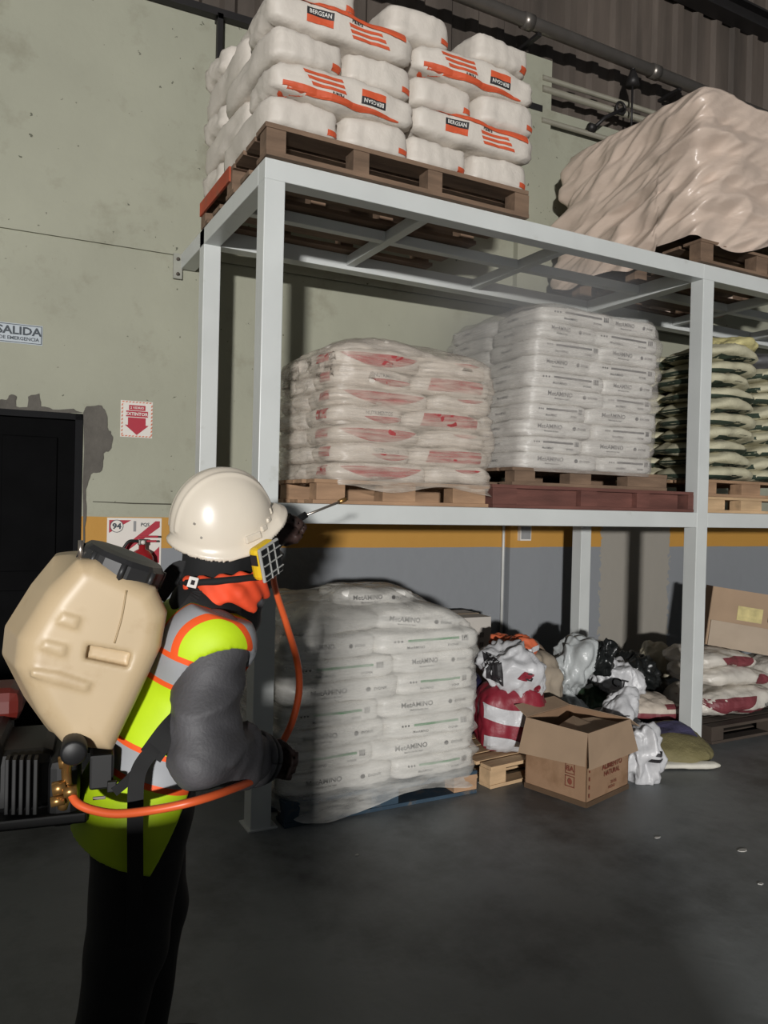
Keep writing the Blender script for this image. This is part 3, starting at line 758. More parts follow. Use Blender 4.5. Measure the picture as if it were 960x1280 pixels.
# cartons standing behind the stack
kraft = mat('kraft_card', (146, 116, 90), rough=.85, var=.10, scale=5, dirt=(128, 98, 72), dirt_scale=4)
kraft2 = mat('kraft_card_pale', (158, 134, 110), rough=.85, var=.08, scale=5)
wcard = mat('white_card', (190, 184, 176), rough=.8, var=.06)
o = thing('carton', 'white printed carton standing behind the film-wrapped floor stack', 'box', (1.62, 1.04, .0), -.05)
obj('body', box('body', 0, .52, 0, .38, .0, .80, .004), wcard, o)
obj('lid_seam', box('lid_seam', -.002, .522, .17, .21, .795, .803), mat('parcel_tape', (150, 130, 104), rough=.4), o)
for k, (x, z, s) in enumerate(((.30, .72, 'O'), (.27, .60, 'A'), (.44, .67, 'III'), (.44, .60, 'III'))):
    v, f = text2(s, .035, x, z, .01); obj('lettering', mesh('lettering', [(a, -.002, b) for a, b in v], f), ink, o)
o = thing('carton', 'cream carton behind the film-wrapped floor stack beside the rack post', 'box', (.30, 1.14, .0), 0)
obj('body', box('body', 0, .42, 0, .35, 0, 1.0, .004), mat('cream_card', (196, 186, 160), rough=.8, var=.06), o)
obj('flap', box('flap', -.004, .424, -.004, .18, .998, 1.006), mat('cream_card', (196, 186, 160)), o)

# --- open cardboard box in front
def wall_quad(name, P, t, parent, m):
    """thin board through 4 points"""
    P = [np.asarray(p, float) for p in P]; n = np.cross(P[1]-P[0], P[3]-P[0]); n /= np.linalg.norm(n)
    V = [p for p in P]+[p+n*t for p in P]; me = mesh(name, V, BF)
    bm = bmesh.new(); bm.from_mesh(me); bmesh.ops.recalc_face_normals(bm, faces=bm.faces[:]); bm.to_mesh(me); bm.free()
    return obj(name, me, m, parent)
bx = thing('cardboard_box', 'open brown cardboard box with folded-out flaps standing on the floor', 'box', (1.715, -.46, 0), .27)
A_, B_, Hb = .44, .40, .40   # local: x to the right, y to the back-left
R4 = [(0, 0), (A_, -.0), (A_, B_), (0, B_)]
rotl = lambda p: p
walls = []
for i, nm in enumerate(('front_panel', 'side_panel', 'back_panel', 'left_panel')):
    a, b = R4[i], R4[(i+1) % 4]
    walls.append(wall_quad(nm, [(a[0], a[1], 0), (b[0], b[1], 0), (b[0], b[1], Hb), (a[0], a[1], Hb)], -.005, bx, kraft))
wall_quad('bottom_panel', [(0, 0, .004), (A_, 0, .004), (A_, B_, .004), (0, B_, .004)], .004, bx, kraft)
fl = .185
wall_quad('flap', [(-.03, -.03, Hb-fl), (A_+.02, -.045, Hb-fl+.01), (A_, 0, Hb), (0, 0, Hb)], .004, bx, kraft2)
wall_quad('flap', [(-.055, B_+.01, Hb-fl-.01), (-.05, -.02, Hb-fl+.02), (0, 0, Hb), (0, B_, Hb)], .004, bx, kraft2)
wall_quad('flap', [(A_+.10, -.01, Hb-.06), (A_+.10, B_, Hb-.03), (A_, B_, Hb), (A_, 0, Hb)], .004, bx, kraft2)
wall_quad('flap', [(0, B_, Hb), (A_, B_, Hb), (A_-.02, B_+.10, Hb+.035), (.02, B_+.10, Hb+.045)], .004, bx, kraft2)
wall_quad('inner_flap', [(.02, .05, Hb-.05), (A_*.62, .03, Hb-.045), (A_*.60, .26, Hb-.01), (.04, .28, Hb-.07)], .004, bx, kraft2)
wall_quad('inner_flap', [(A_*.45, .02, Hb-.07), (A_-.02, .04, Hb-.03), (A_-.06, .2, Hb-.025), (A_*.5, .24, Hb-.02)], .004, bx, kraft2)
for z0, z1, y in ((.0, .028, -.0065),):
    obj('packing_tape', multibox('packing_tape', [(-.002, A_+.002, y, -.004, z0, z1), (-.0065, -.004, -.002, B_, z0, z1)]), mat('brown_tape', (92, 74, 58), rough=.35), bx)
redp = mat('red_card_print', (120, 62, 46), rough=.8)
for s, h, x, z in (('ALIMENTO', .030, .25, .185), ('NATURAL', .026, .25, .145), ('20 KG', .016, .27, .085), ('HECHO', .014, .25, .060)):
    v, f = text2(s, h, x, z, .02); obj('lettering', mesh('lettering', [(a, -.0065, b) for a, b in v], f), redp, bx)
for k, (y, z) in enumerate(((.10, .185), (.10, .115))):
    L = [quadgrid(y-.03, y+.03, z-.03, z-.026, 1, 1), quadgrid(y-.03, y+.03, z+.026, z+.03, 1, 1), quadgrid(y-.03, y-.026, z-.03, z+.03, 1, 1), quadgrid(y+.026, y+.03, z-.03, z+.03, 1, 1)]
    L.append(disc2(y, z, .014, .018, 10) if k else text2('AB', .028, y, z, .02))
    v, f = join2(*L); obj('handling_mark', mesh('handling_mark', [(-.0065, a, b) for a, b in v], [q[::-1] for q in f]), redp, bx)
for k in range(7):
    v, f = quadgrid(.012, .024, .05+.045*k, .07+.045*k, 1, 1); obj('red_dot_strip', mesh('red_dot_strip', [(a, -.0065, b) for a, b in v], f), redp, bx)

# --- loose sacks between the stack and the right post
def sack(label, L, W, H, loc, rot, m, seed, p=3.2, pinch=.35, lump=.03, wrink=.012, sag=.02, decs=None, cat='sack', name='sack', n=(32, 24, 16), **k):
    me = bag_mesh(name, L, W, H, seed, p=p, pinch=pinch, lump=lump, wrink=wrink, sag=sag, n=n, **k)
    o = obj(name, me, m, loc=loc, rot=rot); tag(o, label, cat)
    for nm, (v, f), fc, mm in (decs or []): obj(nm, decal(nm, me, v, f, fc, mm, .006), None, o)
    return o
wplas = mat('crumpled_white_plastic', (192, 192, 194), rough=.38, var=.08, scale=5, bump=.45, bscale=16)
gplas = mat('grey_white_plastic', (178, 182, 182), rough=.32, var=.12, scale=5, bump=.45, bscale=16)
bplas = mat('black_plastic', (26, 28, 28), rough=.28, var=.2, scale=5, bump=.5, bscale=18)
brown = mat('brown_paper', (138, 118, 100), rough=.85, var=.12, bump=.3, bscale=14)
beige = mat('beige_paper', (150, 138, 122), rough=.85, var=.12, bump=.3, bscale=14)
crim = mat('crimson_plastic', (132, 36, 50), rough=.45, var=.12, bump=.25, bscale=16)
orng = mat('orange_plastic', (204, 104, 70), rough=.45, var=.12, bump=.3, bscale=16)
# red/white banded sack upright on the little pallet
wave = lambda y0, y1, am: quadgrid(-.19, .19, y0, y1, 24, 8, fn=lambda s, t, a, b: (a, b-am*math.sin(s*3.2)+(-.05*s)))
sack('crimson and white banded sack standing on the small pale pallet', .43, .34, .42, (1.705, .20, .325), (0, -.05, -.40), crim, 201, p=3.6, pinch=.12, lump=.02, decs=[
    ('white_band', wave(.035, .125, .025), '-y', wplas), ('white_band', quadgrid(-.19, .12, -.19, -.09, 20, 8, fn=lambda s, t, a, b: (a, -.19+(b+.19)*(1-s**2.2)+.02*t)), '-y', wplas)])
sack('white printed bag with black and red marks slumped over the banded sack', .40, .30, .20, (1.72, .22, .615), (.12, .28, -.45), wplas, 202, crump=.05, p=2.6, pinch=.35, lump=.07, wrink=.02, decs=[
    ('black_panel', quadgrid(-.16, -.06, -.07, .06, 10, 12, skew=-.4), '-y', ink), ('red_panel', quadgrid(.0, .06, .0, .06, 8, 8, skew=.4), '-y', crim), ('lettering', text2('G', .05, .06, .035, .03), '-y', ink), ('red_panel', disc2(.14, -.03, .02, .03, 12), '-y', crim)])
sack('orange and white bag on top of the slumped printed bag', .30, .26, .15, (1.86, .41, .685), (.1, -.2, .25), orng, 203, crump=.05, p=2.6, pinch=.4, lump=.05, wrink=.015, decs=[('white_panel', quadgrid(-.12, .10, .02, .05, 8, 2), '-y', wplas)])
sack('dark navy bag wedged between the floor stack and the banded sack', .22, .2, .42, (1.555, .48, .335), (0, .1, .1), mat('navy_plastic', (34, 34, 58), rough=.35, var=.2, bump=.3, bscale=14), 204, p=2.8, lump=.04, decs=[('white_panel', quadgrid(-.05, .08, -.02, .10, 4, 4, skew=-.5), '-y', wplas)])
sack('tall brown paper sack behind the orange and white bag', .40, .26, .66, (2.20, .72, .332), (0, .04, -.25), brown, 205, p=4., pinch=.2, lump=.03)
sack('crumpled beige paper sack beside the brown paper sack', .30, .24, .34, (2.07, .43, .465), (.1, .35, -.2), beige, 206, p=2.6, lump=.06, wrink=.02)
sack('small pale sack sunk behind the cardboard box', .28, .26, .31, (2.16, .25, .155), (0, .1, .3), beige, 207, crump=.045, p=2.6, lump=.06, wrink=.02)
sack('greyish sack in the shade next to the knotted bag', .26, .26, .5, (2.55, .90, .25), (0, 0, .2), brown, 208, p=3., lump=.04)
# knotted grey-white bag
sack('grey-white plastic bag gathered at its waist beside the black bag', .24, .22, .34, (2.43, .47, .52), (.1, .25, -.3), gplas, 211, crump=.05, p=2.4, pinch=.1, lump=.07, wrink=.03, twist=.5)
sack('flared lower half of gathered bag standing behind the cardboard box', .26, .22, .36, (2.41, .47, .182), (0, -.05, -.2), gplas, 212, crump=.05, p=2.4, pinch=.1, lump=.05, wrink=.02, taper=.55, decs=[])
sack('dark green sack behind the cardboard box', .27, .26, .34, (2.66, .54, .172), (0, .2, .2), mat('green_plastic', (52, 74, 54), rough=.4, var=.2, bump=.35, bscale=14), 213, p=2.8, lump=.05, wrink=.02, decs=[('white_panel', quadgrid(-.10, -.02, -.10, .10, 3, 8, skew=.5), '-y', gplas)])
sack('shiny black plastic bag stuffed in the gathered grey bag', .17, .15, .24, (2.595, .345, .60), (.2, .15, -.3), bplas, 214, crump=.05, p=2.3, lump=.04, wrink=.02)
sack('pale bag with dark lettering beside the gathered bag', .36, .28, .20, (2.79, .42, .425), (.1, .25, -.35), wplas, 215, crump=.05, p=2.7, pinch=.3, lump=.05, wrink=.015, decs=[('lettering', text2('CT', .06, -.04, .0, .02), '-y', ink)])
sack('brown paper bag under the pale lettered bag', .40, .26, .28, (2.53, .23, .14), (0, 0, -.1), mat('dark_paper', (92, 80, 70), rough=.85, var=.15, bump=.3, bscale=12), 216, p=3., lump=.04)
sack('large black plastic sack drooping towards the rack post', .48, .28, .24, (3.17, .66, .37), (.1, .15, -.25), bplas, 217, crump=.05, p=2.6, lump=.06, wrink=.025, sag=.05)
sack('dark brown sack lying behind the drooping black sack', .55, .32, .22, (3.33, .92, .35), (0, .03, -.03), mat('umber_plastic', (74, 66, 58), rough=.5, var=.2, bump=.3, bscale=12), 218, p=3., lump=.04)
sack('cream plastic sack folded behind the drooping black sack', .34, .30, .28, (3.77, .92, .37), (.1, .1, .1), mat('cream_plastic', (186, 178, 156), rough=.5, var=.12, bump=.4, bscale=14), 219, p=2.8, lump=.06, wrink=.025)
sack('dark crate-like sack base under the folded cream sack', .80, .32, .24, (3.46, .92, .122), (0, 0, 0), mat('umber_plastic', (74, 66, 58)), 220, p=4., lump=.03)
sack('red and white sack lying flat on the dark pallet beside the rack post', .54, .36, .16, (3.02, .37, .205), (0, .04, -.25), mat('red_white_weave', (196, 184, 170), rough=.6, var=.1, bump=.3, bscale=40), 221, p=3.2, lump=.03, decs=[
    ('red_panel', quadgrid(-.25, .2, -.05, .0, 16, 5), '-y', maroon_ink), ('red_panel', quadgrid(.06, .24, .03, .055, 6, 2), '-y', maroon_ink)])
pallet('dark pallet on the floor behind the purple and olive sack', 2.76, .22, .001, .42, .36, .12, 'dark', [(0, .1), (.32, .1)], rz=-.2)
# crumpled white bag at the right of the box
sack('crumpled white woven bag leaning against the cardboard box', .30, .22, .50, (2.38, -.03, .25), (.05, .08, -.4), wplas, 222, p=2.4, pinch=.1, lump=.08, wrink=.03, taper=.25, decs=[('print_line', quadgrid(-.10, .0, .10, .106, 6, 1, skew=.6), '-y', ink), ('print_line', quadgrid(-.02, .06, .02, .026, 6, 1, skew=.6), '-y', ink)])
sack('lower bulge of white plastic with black print on the floor by the box', .20, .20, .32, (2.31, -.29, .155), (0, .05, -.4), wplas, 223, crump=.05, p=2.4, pinch=.1, lump=.06, wrink=.025, decs=[('print_mark', quadgrid(-.01, .07, -.01, .012, 5, 1, skew=.5), '-y', ink), ('print_mark', quadgrid(.02, .07, .03, .05, 5, 1, skew=.5), '-y', ink)])
# purple and olive pillow sack on the floor
ol = mat('olive_weave', (120, 112, 76), rough=.75, var=.1, bump=.3, bscale=80)
o = sack('purple and olive pillow sack with white stitched hem on the floor', .50, .44, .15, (2.79, -.06, .10), (.26, 0, -.42), ol, 224, p=2.8, pinch=.45, lump=.02, wrink=.008, decs=[('purple_panel', quadgrid(-.20, .17, -.03, .15, 18, 12), '+z', mat('purple_weave', (76, 72, 104), rough=.75, var=.1, bump=.3, bscale=80))])
obj('hem', bag_mesh('hem', .45, .05, .03, 225, p=4, pinch=.1, lump=.012, n=(20, 4, 3)), mat('white_hem', (206, 202, 190), rough=.7), o, loc=(0, -.225, -.012))

# --- right-hand pile of maroon printed sacks
mw = mat('white_glossy_sack', (206, 200, 190), rough=.4, var=.08, bump=.35, bscale=18)
def maroon(kind):
    d = []
    if kind == 0: d = [('maroon_panel', lens(-.13, .045, .48, .105), '-y', maroon_ink), ('maroon_panel', quadgrid(-.05, .20, -.07, -.045, 10, 4), '-y', maroon_ink), ('lettering', text2('NUTRIMENTO', .022, .25, -.02, .01, .8), '-y', greyink)]
    if kind == 1: d = [('maroon_panel', disc2(.18, .0, .07, .04, 16), '-y', maroon_ink)]
    if kind == 2: d = [('maroon_panel', lens(.06, .03, .34, .085), '-y', maroon_ink)]
    if kind == 3: d = [('maroon_panel', quadgrid(-.18, .18, -.05, .04, 14, 6), '-y', maroon_ink)]
    return d
for i, (lab, L, W, H, loc, rot, k) in enumerate((
    ('maroon printed sack lowest in the pile on the dark pallet', .82, .55, .20, (3.76, .34, .222), (0, -.03, -.10), 0),
    ('maroon printed sack beside the lowest one on the dark pallet', .52, .55, .20, (4.42, .36, .222), (0, .03, -.05), 3),
    ('white sack with a small maroon oval in the middle of the pile', .78, .52, .15, (3.80, .38, .385), (0, .06, -.12), 1),
    ('maroon printed sack at the top of the pile under the tilted carton', .70, .48, .13, (3.74, .42, .505), (0, .06, -.12), 2),
    ('crumpled white sack with maroon print at the pile end', .42, .5, .16, (4.42, .38, .385), (0, .06, -.05), 3))):
    sack(lab, L, W, H, loc, rot, mw, 231+i, p=3., pinch=.5, lump=.025, wrink=.014, sag=.02, decs=maroon(k))
# tilted carton on the pile
cb = thing('carton', 'torn brown carton tilted on top of the maroon printed sacks', 'box', (3.86, .56, .565), -.75); cb.rotation_euler = (-.06, .12, -.75)
cw, ch, cdp = .80, .46, .34
obj('front_panel', multibox('front_panel', [(0, .42, 0, .006, 0, ch), (.42, cw, 0, .006, 0, .25), (.70, cw, 0, .006, .25, ch-.05)]), kraft2, cb)
obj('side_panel', box('side_panel', 0, .006, 0, cdp, 0, ch, .001), kraft, cb)
obj('side_panel', box('side_panel', cw-.006, cw, 0, cdp, 0, ch, .001), kraft, cb)
obj('back_panel', box('back_panel', 0, cw, cdp-.006, cdp, 0, ch-.03, .001), kraft, cb)
obj('bottom_panel', box('bottom_panel', 0, cw, 0, cdp, 0, .006, .001), kraft, cb)
obj('flap', box('flap', .02, cw, -.012, -.002, 0, .20, .001), mat('pale_board', (168, 152, 134), rough=.85, var=.06), cb)
obj('shipping_label', box('shipping_label', .20, .38, -.004, -.001, .23, .34), mat('paper_label', (190, 176, 120), rough=.7, var=.2, scale=20), cb)
cb_m = Matrix.LocRotScale(cb.location, cb.rotation_euler, None); pc = cb_m@Vector((.56, .15, .175))
sack('small folded parcel lying in the tilted carton', .24, .18, .33, tuple(pc), tuple(cb.rotation_euler), beige, 240, lump=.015, wrink=.006, name='parcel', cat='parcel', p=4.)
# scraps of litter on the floor
lit = mat('litter_paper', (190, 188, 182), rough=.8)
for k, (x, y, s) in enumerate(((928, 1063, .028), (951, 1105, .016), (822, 1047, .018), (446, 1069, .012), (600, 978, .012))):
    p = onZ(x, y); rr2 = random.Random(k)
    P = [(p[0]+s*math.cos(a)*rr2.uniform(.6, 1.2), p[1]+s*.6*math.sin(a)*rr2.uniform(.6, 1.2)) for a in np.linspace(0, 6.28, 8)[:-1]]
    tag(obj('paper_scrap', extrude_poly('paper_scrap', P, .003, lambda a, b, c: (a, b, c)), lit), 'small pale paper scrap lying on the bare concrete floor', 'scrap', 'paper scraps on the floor')
# ------------------------------------------------------------------ wall fittings
def wsign(name, label, cat, x0, x1, z0, z1, m, t=.004):
    o = thing(name, label, cat, (0, WALL_Y, 0), WALL_A)
    obj('panel', box('panel', x0, x1, -t, -.0005, z0, z1), m, o); return o
def flat(o, nm, vf, m, y): 
    v, f = vf; return obj(nm, mesh(nm, [(a, y, b) for a, b in v], f), m, o)
def frame2(x0, x1, z0, z1, t):
    return join2(quadgrid(x0, x1, z0, z0+t, 1, 1), quadgrid(x0, x1, z1-t, z1, 1, 1), quadgrid(x0, x0+t, z0+t, z1-t, 1, 1), quadgrid(x1-t, x1, z0+t, z1-t, 1, 1))
sg = mat('sign_pale_blue', (176, 184, 190), rough=.5, var=.03); sgd = mat('sign_dark', (48, 58, 66), rough=.5, var=.03)
b0, z0 = wl(53, 432); _, z1 = wl(53, 408)
o = wsign('exit_sign', 'pale sign reading SALIDA DE EMERGENCIA on the wall above the door', 'sign', b0-.265, b0, z0-.002, z1, sg)
flat(o, 'border', frame2(b0-.260, b0-.005, z0+.003, z1-.005, .004), sgd, -.006)
flat(o, 'lettering', text2('SALIDA', .048, b0-.132, z0+.078, .03, 1.12), sgd, -.006); flat(o, 'lettering', text2('DE EMERGENCIA', .021, b0-.132, z0+.030, .02, 1.0), sgd, -.006)
x0, z1 = wl(151, 500); x1, z0 = wl(190, 548)
sw = mat('sign_white', (218, 212, 204), rough=.5, var=.03); sr = mat('sign_red', (168, 28, 50), rough=.5, var=.05)
o = wsign('extinguisher_sign', 'white and red sign with down arrow reading EXTINTOR on the wall', 'sign', x0, x1, z0, z1, sw)
ww = x1-x0; hh = z1-z0; xc = (x0+x1)/2
dash = []
for k in range(9):
    dash.append(quadgrid(x0+ww*(.03+.106*k), x0+ww*(.03+.106*k+.06), z1-.012, z1-.004, 1, 1, skew=.8)); dash.append(quadgrid(x0+ww*(.03+.106*k), x0+ww*(.03+.106*k+.06), z0+.004, z0+.012, 1, 1, skew=.8))
    dash.append(quadgrid(x0+.004, x0+.012, z0+hh*(.05+.1*k), z0+hh*(.05+.1*k+.06), 1, 1, skew=.3)); dash.append(quadgrid(x1-.012, x1-.004, z0+hh*(.05+.1*k), z0+hh*(.05+.1*k+.06), 1, 1, skew=.3))
flat(o, 'dashed_border', join2(*dash), mat('sign_orange', (200, 120, 90), rough=.5), -.006)
flat(o, 'red_plate', quadgrid(xc-.05, xc+.055, z1-.062, z1-.028, 1, 1), sr, -.006)
flat(o, 'red_plate', quadgrid(xc-.068, xc+.072, z1-.105, z1-.066, 1, 1), sr, -.006)
flat(o, 'arrow', ([(xc-.055, z1-.11), (xc+.058, z1-.11), (xc+.058, z1-.16), (xc+.078, z1-.16), (xc+.002, z1-.225), (xc-.075, z1-.16), (xc-.055, z1-.16)], [tuple(range(7))[::-1]]), sr, -.006)
flat(o, 'lettering', text2('2 VIDRIO', .015, xc+.002, z1-.045, .02), sw, -.008); flat(o, 'lettering', text2('EXTINTOR', .020, xc+.002, z1-.086, .03), sw, -.008)
# board with number 94 and hanging extinguisher
x0, z1 = wl(134, 647); x1, _ = wl(202, 647); z0 = .98
o = wsign('extinguisher_board', 'white and red board numbered 94 behind the hanging extinguisher', 'sign', x0, x1, z0, z1, sw)
ww = x1-x0
flat(o, 'red_corner', ([(x0+.012, z1-.10), (x0+.012, z1-.015), (x0+.15, z1-.015)], [(0, 2, 1)]), sr, -.006)
flat(o, 'red_diagonal', ([(x0+.05, z1-.24), (x0+.10, z1-.24), (x1-.012, z1-.06), (x1-.012, z1-.02), (x1-.04, z1-.02)], [(0, 1, 2, 3, 4)]), sr, -.006)
flat(o, 'red_corner', ([(x1-.012, z1-.19), (x1-.012, z1-.30), (x1-.12, z1-.30)], [(0, 2, 1)]), sr, -.006)
flat(o, 'number_disc', disc2(x0+.06, z1-.055, .042, .042, 24), mat('sign_dark', ()) if False else sgd, -.007); flat(o, 'number_disc', disc2(x0+.06, z1-.055, .038, .038, 24), sw, -.0085)
flat(o, 'lettering', text2('94', .036, x0+.06, z1-.055, .04, 1.1), sgd, -.010)
flat(o, 'lettering', text2('PQS', .022, x0+.24, z1-.045, .02), sgd, -.008)
flat(o, 'grey_strip', quadgrid(x0+.165, x0+.182, z1-.09, z1-.02, 1, 1), mat('sign_grey', (140, 140, 140)), -.007)
ex = x0+.21; ez = z1-.20
o = thing('fire_extinguisher', 'red fire extinguisher hanging in front of the board numbered 94', 'fire extinguisher', (0, WALL_Y, 0), WALL_A)
rp = mat('extinguisher_red', (150, 30, 36), rough=.22, var=.06)
prof = [(0, -.50), (.072, -.50), (.078, -.48), (.078, -.10), (.072, -.05), (.05, -.015), (.022, 0), (.022, .03), (0, .03)]
V = []; F = []; S = 24
for r_, z in prof:
    for k in range(S): V.append((ex+r_*math.cos(6.2832*k/S), -.10+r_*math.sin(6.2832*k/S), ez+z))
for i in range(len(prof)-1):
    for k in range(S): F.append((i*S+k, i*S+(k+1) % S, (i+1)*S+(k+1) % S, (i+1)*S+k))
obj('cylinder', mesh('cylinder', V, F, True), rp, o)
blk = mat('black_rubber', (24, 24, 25), rough=.5, var=.1)
obj('valve', box('valve', ex-.025, ex+.025, -.12, -.08, ez+.025, ez+.065, .006), mat('grey_metal', (120, 116, 112), rough=.35, metal=.8), o)
obj('lever', box('lever', ex-.02, ex+.10, -.11, -.09, ez+.075, ez+.088, .003), sr, o).rotation_euler = (0, 0, 0)
obj('handle', box('handle', ex-.02, ex+.09, -.11, -.09, ez+.045, ez+.058, .003), sr, o)
obj('hose', tube('hose', spline([(ex-.02, -.1, ez+.05), (ex-.09, -.11, ez+.045), (ex-.135, -.11, ez-.06), (ex-.10, -.11, ez-.2), (ex-.09, -.10, ez-.34)], 8), .010, 8), blk, o)
obj('wall_hook', box('wall_hook', ex-.015, ex+.015, -.085, 0, ez+.02, ez+.05, .002), blk, o)
obj('gauge', tube('gauge', [(ex+.0, -.125, ez+.045), (ex+.0, -.14, ez+.045)], .014, 12), sw, o)
# small switch box and bright conduit on the pilaster
x0, z1 = wl(641, 656); x1, z0 = wl(654, 675)
o = wsign('switch_box', 'small white switch box on the wall band beside the conduit', 'switch', x0, x1, z0, z1, sw, .11); obj('cover', box('cover', x0+.008, x1-.008, -.115, -.11, z0+.012, z1-.012, .001), mat('sign_grey', (140, 140, 140)), o)
xc, _ = wl(627, 700)
tag(to_wall(obj('conduit', tube('conduit', [(xc, -.02, .2), (xc, -.02, 2.2)], .012, 8), mat('pale_conduit', (196, 196, 192), rough=.4))), 'thin pale conduit running down the wall beside the switch box', 'conduit')

# pipes and brackets high on the wall
pm1 = mat('galvanised_pipe', (128, 122, 116), rough=.35, metal=.7, var=.12); pm2 = mat('dull_pipe', (128, 124, 110), rough=.6, var=.12); dk = mat('dark_steel', (46, 44, 44), rough=.5, metal=.4)
o = thing('gutter_pipe', 'thick grey pipe running the whole length of the dark cladding', 'pipe', (0, 0, 0))
obj('pipe', tube('pipe', [(-3, 1.36, 5.44), (2.4, 1.36, 5.445), (9, 1.36, 5.44)], .052, 16), pm1, o)
for x in (.9, 2.55, 3.95, 5.6): obj('coupling', tube('coupling', [(x, 1.36, 5.443), (x+.09, 1.36, 5.443)], .062, 16), pm1, o)
for x in (1.0, 2.7, 4.3): obj('bracket', multibox('bracket', [(x, x+.04, 1.36, wall_y(x)+.07, 5.37, 5.395)]), dk, o)
for lab, z, r_ in (('upper thin wall pipe beneath the thick grey pipe', 5.08, .028), ('middle thin wall pipe beneath the thick grey pipe', 5.17, .022), ('lower thin wall pipe with the valve above the shrouded load', 4.82, .022)):
    tag(obj('wall_pipe', tube('wall_pipe', [(2.9, 1.53, z), (9, 1.27, z)], r_, 12), pm2), lab, 'pipe')
o = thing('shutoff_valve', 'small dark shut-off valve on the lower thin wall pipe', 'valve', (3.4, 1.48, 4.86))
obj('stem', tube('stem', [(0, 0, -.02), (.1, -.06, .09), (.30, -.06, .21)], .016, 8), dk, o); obj('wheel', tube('wheel', [(.27+.05*math.cos(a), -.06, .21+.05*math.sin(a)) for a in np.linspace(0, 6.28, 16)], .012, 6), dk, o)
obj('knob', tube('knob', [(-.03, 0, 0), (.03, 0, 0)], .035, 10), dk, o)
o = thing('lamp_fitting', 'small bell-shaped fitting hanging below the thick grey pipe', 'lamp', (3.74, 1.36, 5.25))
obj('bell', tube('bell', [(0, 0, .14), (0, 0, .11), (0, 0, .06), (0, 0, .0)], [.02, .03, .05, .06], 16), dk, o); obj('stem', tube('stem', [(0, 0, .19), (0, 0, .12)], .02, 8), dk, o)
obj('drop_rod', tube('drop_rod', [(0, 0, .02), (.02, .02, -.40)], .009, 6), dk, o)
o = thing('cable_rail', 'dark steel rail with drop bracket along the top of the concrete wall', 'rail', (0, 0, 0))
ry = lambda x: wall_y(x)-.06
obj('rail', mesh('rail', [(x, ry(x)+dy, 4.885+dz) for x in (-4, 2.9) for dy, dz in ((-.02, 0), (.04, 0), (.04, .05), (-.02, .05))], [(0, 1, 2, 3), (4, 7, 6, 5), (0, 4, 5, 1), (1, 5, 6, 2), (2, 6, 7, 3), (3, 7, 4, 0)]), dk, o)
obj('bracket', box('bracket', .195, .235, ry(.2)-.03, ry(.2)+.01, 4.60, 4.90, .003), dk, o)
obj('bracket', box('bracket', .195, .235, ry(.2)-.03, ry(.2)+.05, 4.86, 4.90, .003), dk, o)
o = thing('roof_beam', 'dark steel roof beam crossing above the cladding', 'beam', (0, 0, 0))
bz = onY(905, 20, 1.5)[2]
obj('flange', box('flange', -4, 9, 1.42, 1.58, bz, bz+.02), dk, o); obj('web', box('web', -4, 9, 1.49, 1.51, bz+.02, bz+.16), dk, o); obj('flange', box('flange', -4, 9, 1.42, 1.58, bz+.16, bz+.18), dk, o)
# ------------------------------------------------------------------ the worker with the knapsack sprayer
BASE = np.array([-.84, -1.50, 0.]); PA = math.atan2(-.141, .99)
PF = np.array([math.cos(PA), math.sin(PA), 0]); PLf = np.array([-math.sin(PA), math.cos(PA), 0])
PM = np.stack([PF, PLf, np.array([0, 0, 1.])])          # world -> person axes
def toP(v): return PM@(np.asarray(v)-BASE)
def pp(x, y, d): return toP(dep(x, y, d))
def frame(o, R, loc):
    M4 = Matrix.Identity(4)
    for i in range(3):
        for j in range(3): M4[i][j] = R[i][j]
        M4[i][3] = loc[i]
    o.matrix_local = M4; return o
worker = thing('person', 'person in white hard hat and lime safety vest aiming a spray lance upward', 'person', tuple(BASE), PA)
Pv = pp(176, 985, 2.05); Nk = pp(262, 752, 2.08); Hc = pp(279, 652, 2.10)
RS = pp(268, 805, 1.93); RE = pp(253, 944, 1.83); RWr = pp(318, 948, 1.98); RHd = pp(340, 952, 2.03)
LS = RS+np.array([.0, .36, .02]); LE = pp(296, 775, 2.47); LWr = pp(338, 684, 2.46); LHd = pp(356, 661, 2.47)
tz = (Nk-Pv)/np.linalg.norm(Nk-Pv); ty = np.array([0, 1., 0]); ty = ty-tz*(ty@tz); ty /= np.linalg.norm(ty); tx = np.cross(ty, tz)
TL = np.linalg.norm(Nk-Pv); RT_ = np.stack([tx, ty, tz], 1)  # columns
SC = np.array([1, .74, 1.])
def torso_q(q, o=0.):
    """torso in its own frame (x front, y left, z spine)"""
    p = q*SC
    d = s_cap(p, (0, 0, -.02), (0, 0, .16), .115+o, .105+o)
    d = smin(d, s_cap(p, (0, 0, .18), (.005, 0, TL*.72), .108+o, .118+o), .06)
    return d
def torso(p, o=0.): return torso_q((p-Pv)@RT_, o)
SHR = (RS-Pv)@RT_; SHL = (LS-Pv)@RT_
def shoulders(p, o=0.):
    a = Pv+RT_@np.array([0, -.13, TL*.80]); b = Pv+RT_@np.array([0, .15, TL*.80])
    d = s_cap(p, a, b, .078+o, .078+o)
    return d
hipR = Pv+np.array([0, -.085, -.04]); hipL = Pv+np.array([0, .085, -.04])
knR = np.array([hipR[0]-.03, hipR[1]-.01, .46]); knL = np.array([hipL[0]+.04, hipL[1]+.02, .47])
anR = np.array([knR[0]-.08, knR[1], .09]); anL = np.array([knL[0]-.03, knL[1]+.01, .09])
def legs(p, o=0.):
    d = smin(s_cap(p, hipR, knR, .088+o, .062+o), s_cap(p, knR, anR, .060+o, .043+o), .03)
    e = smin(s_cap(p, hipL, knL, .088+o, .062+o), s_cap(p, knL, anL, .060+o, .043+o), .03)
    return smin(d, e, .03)
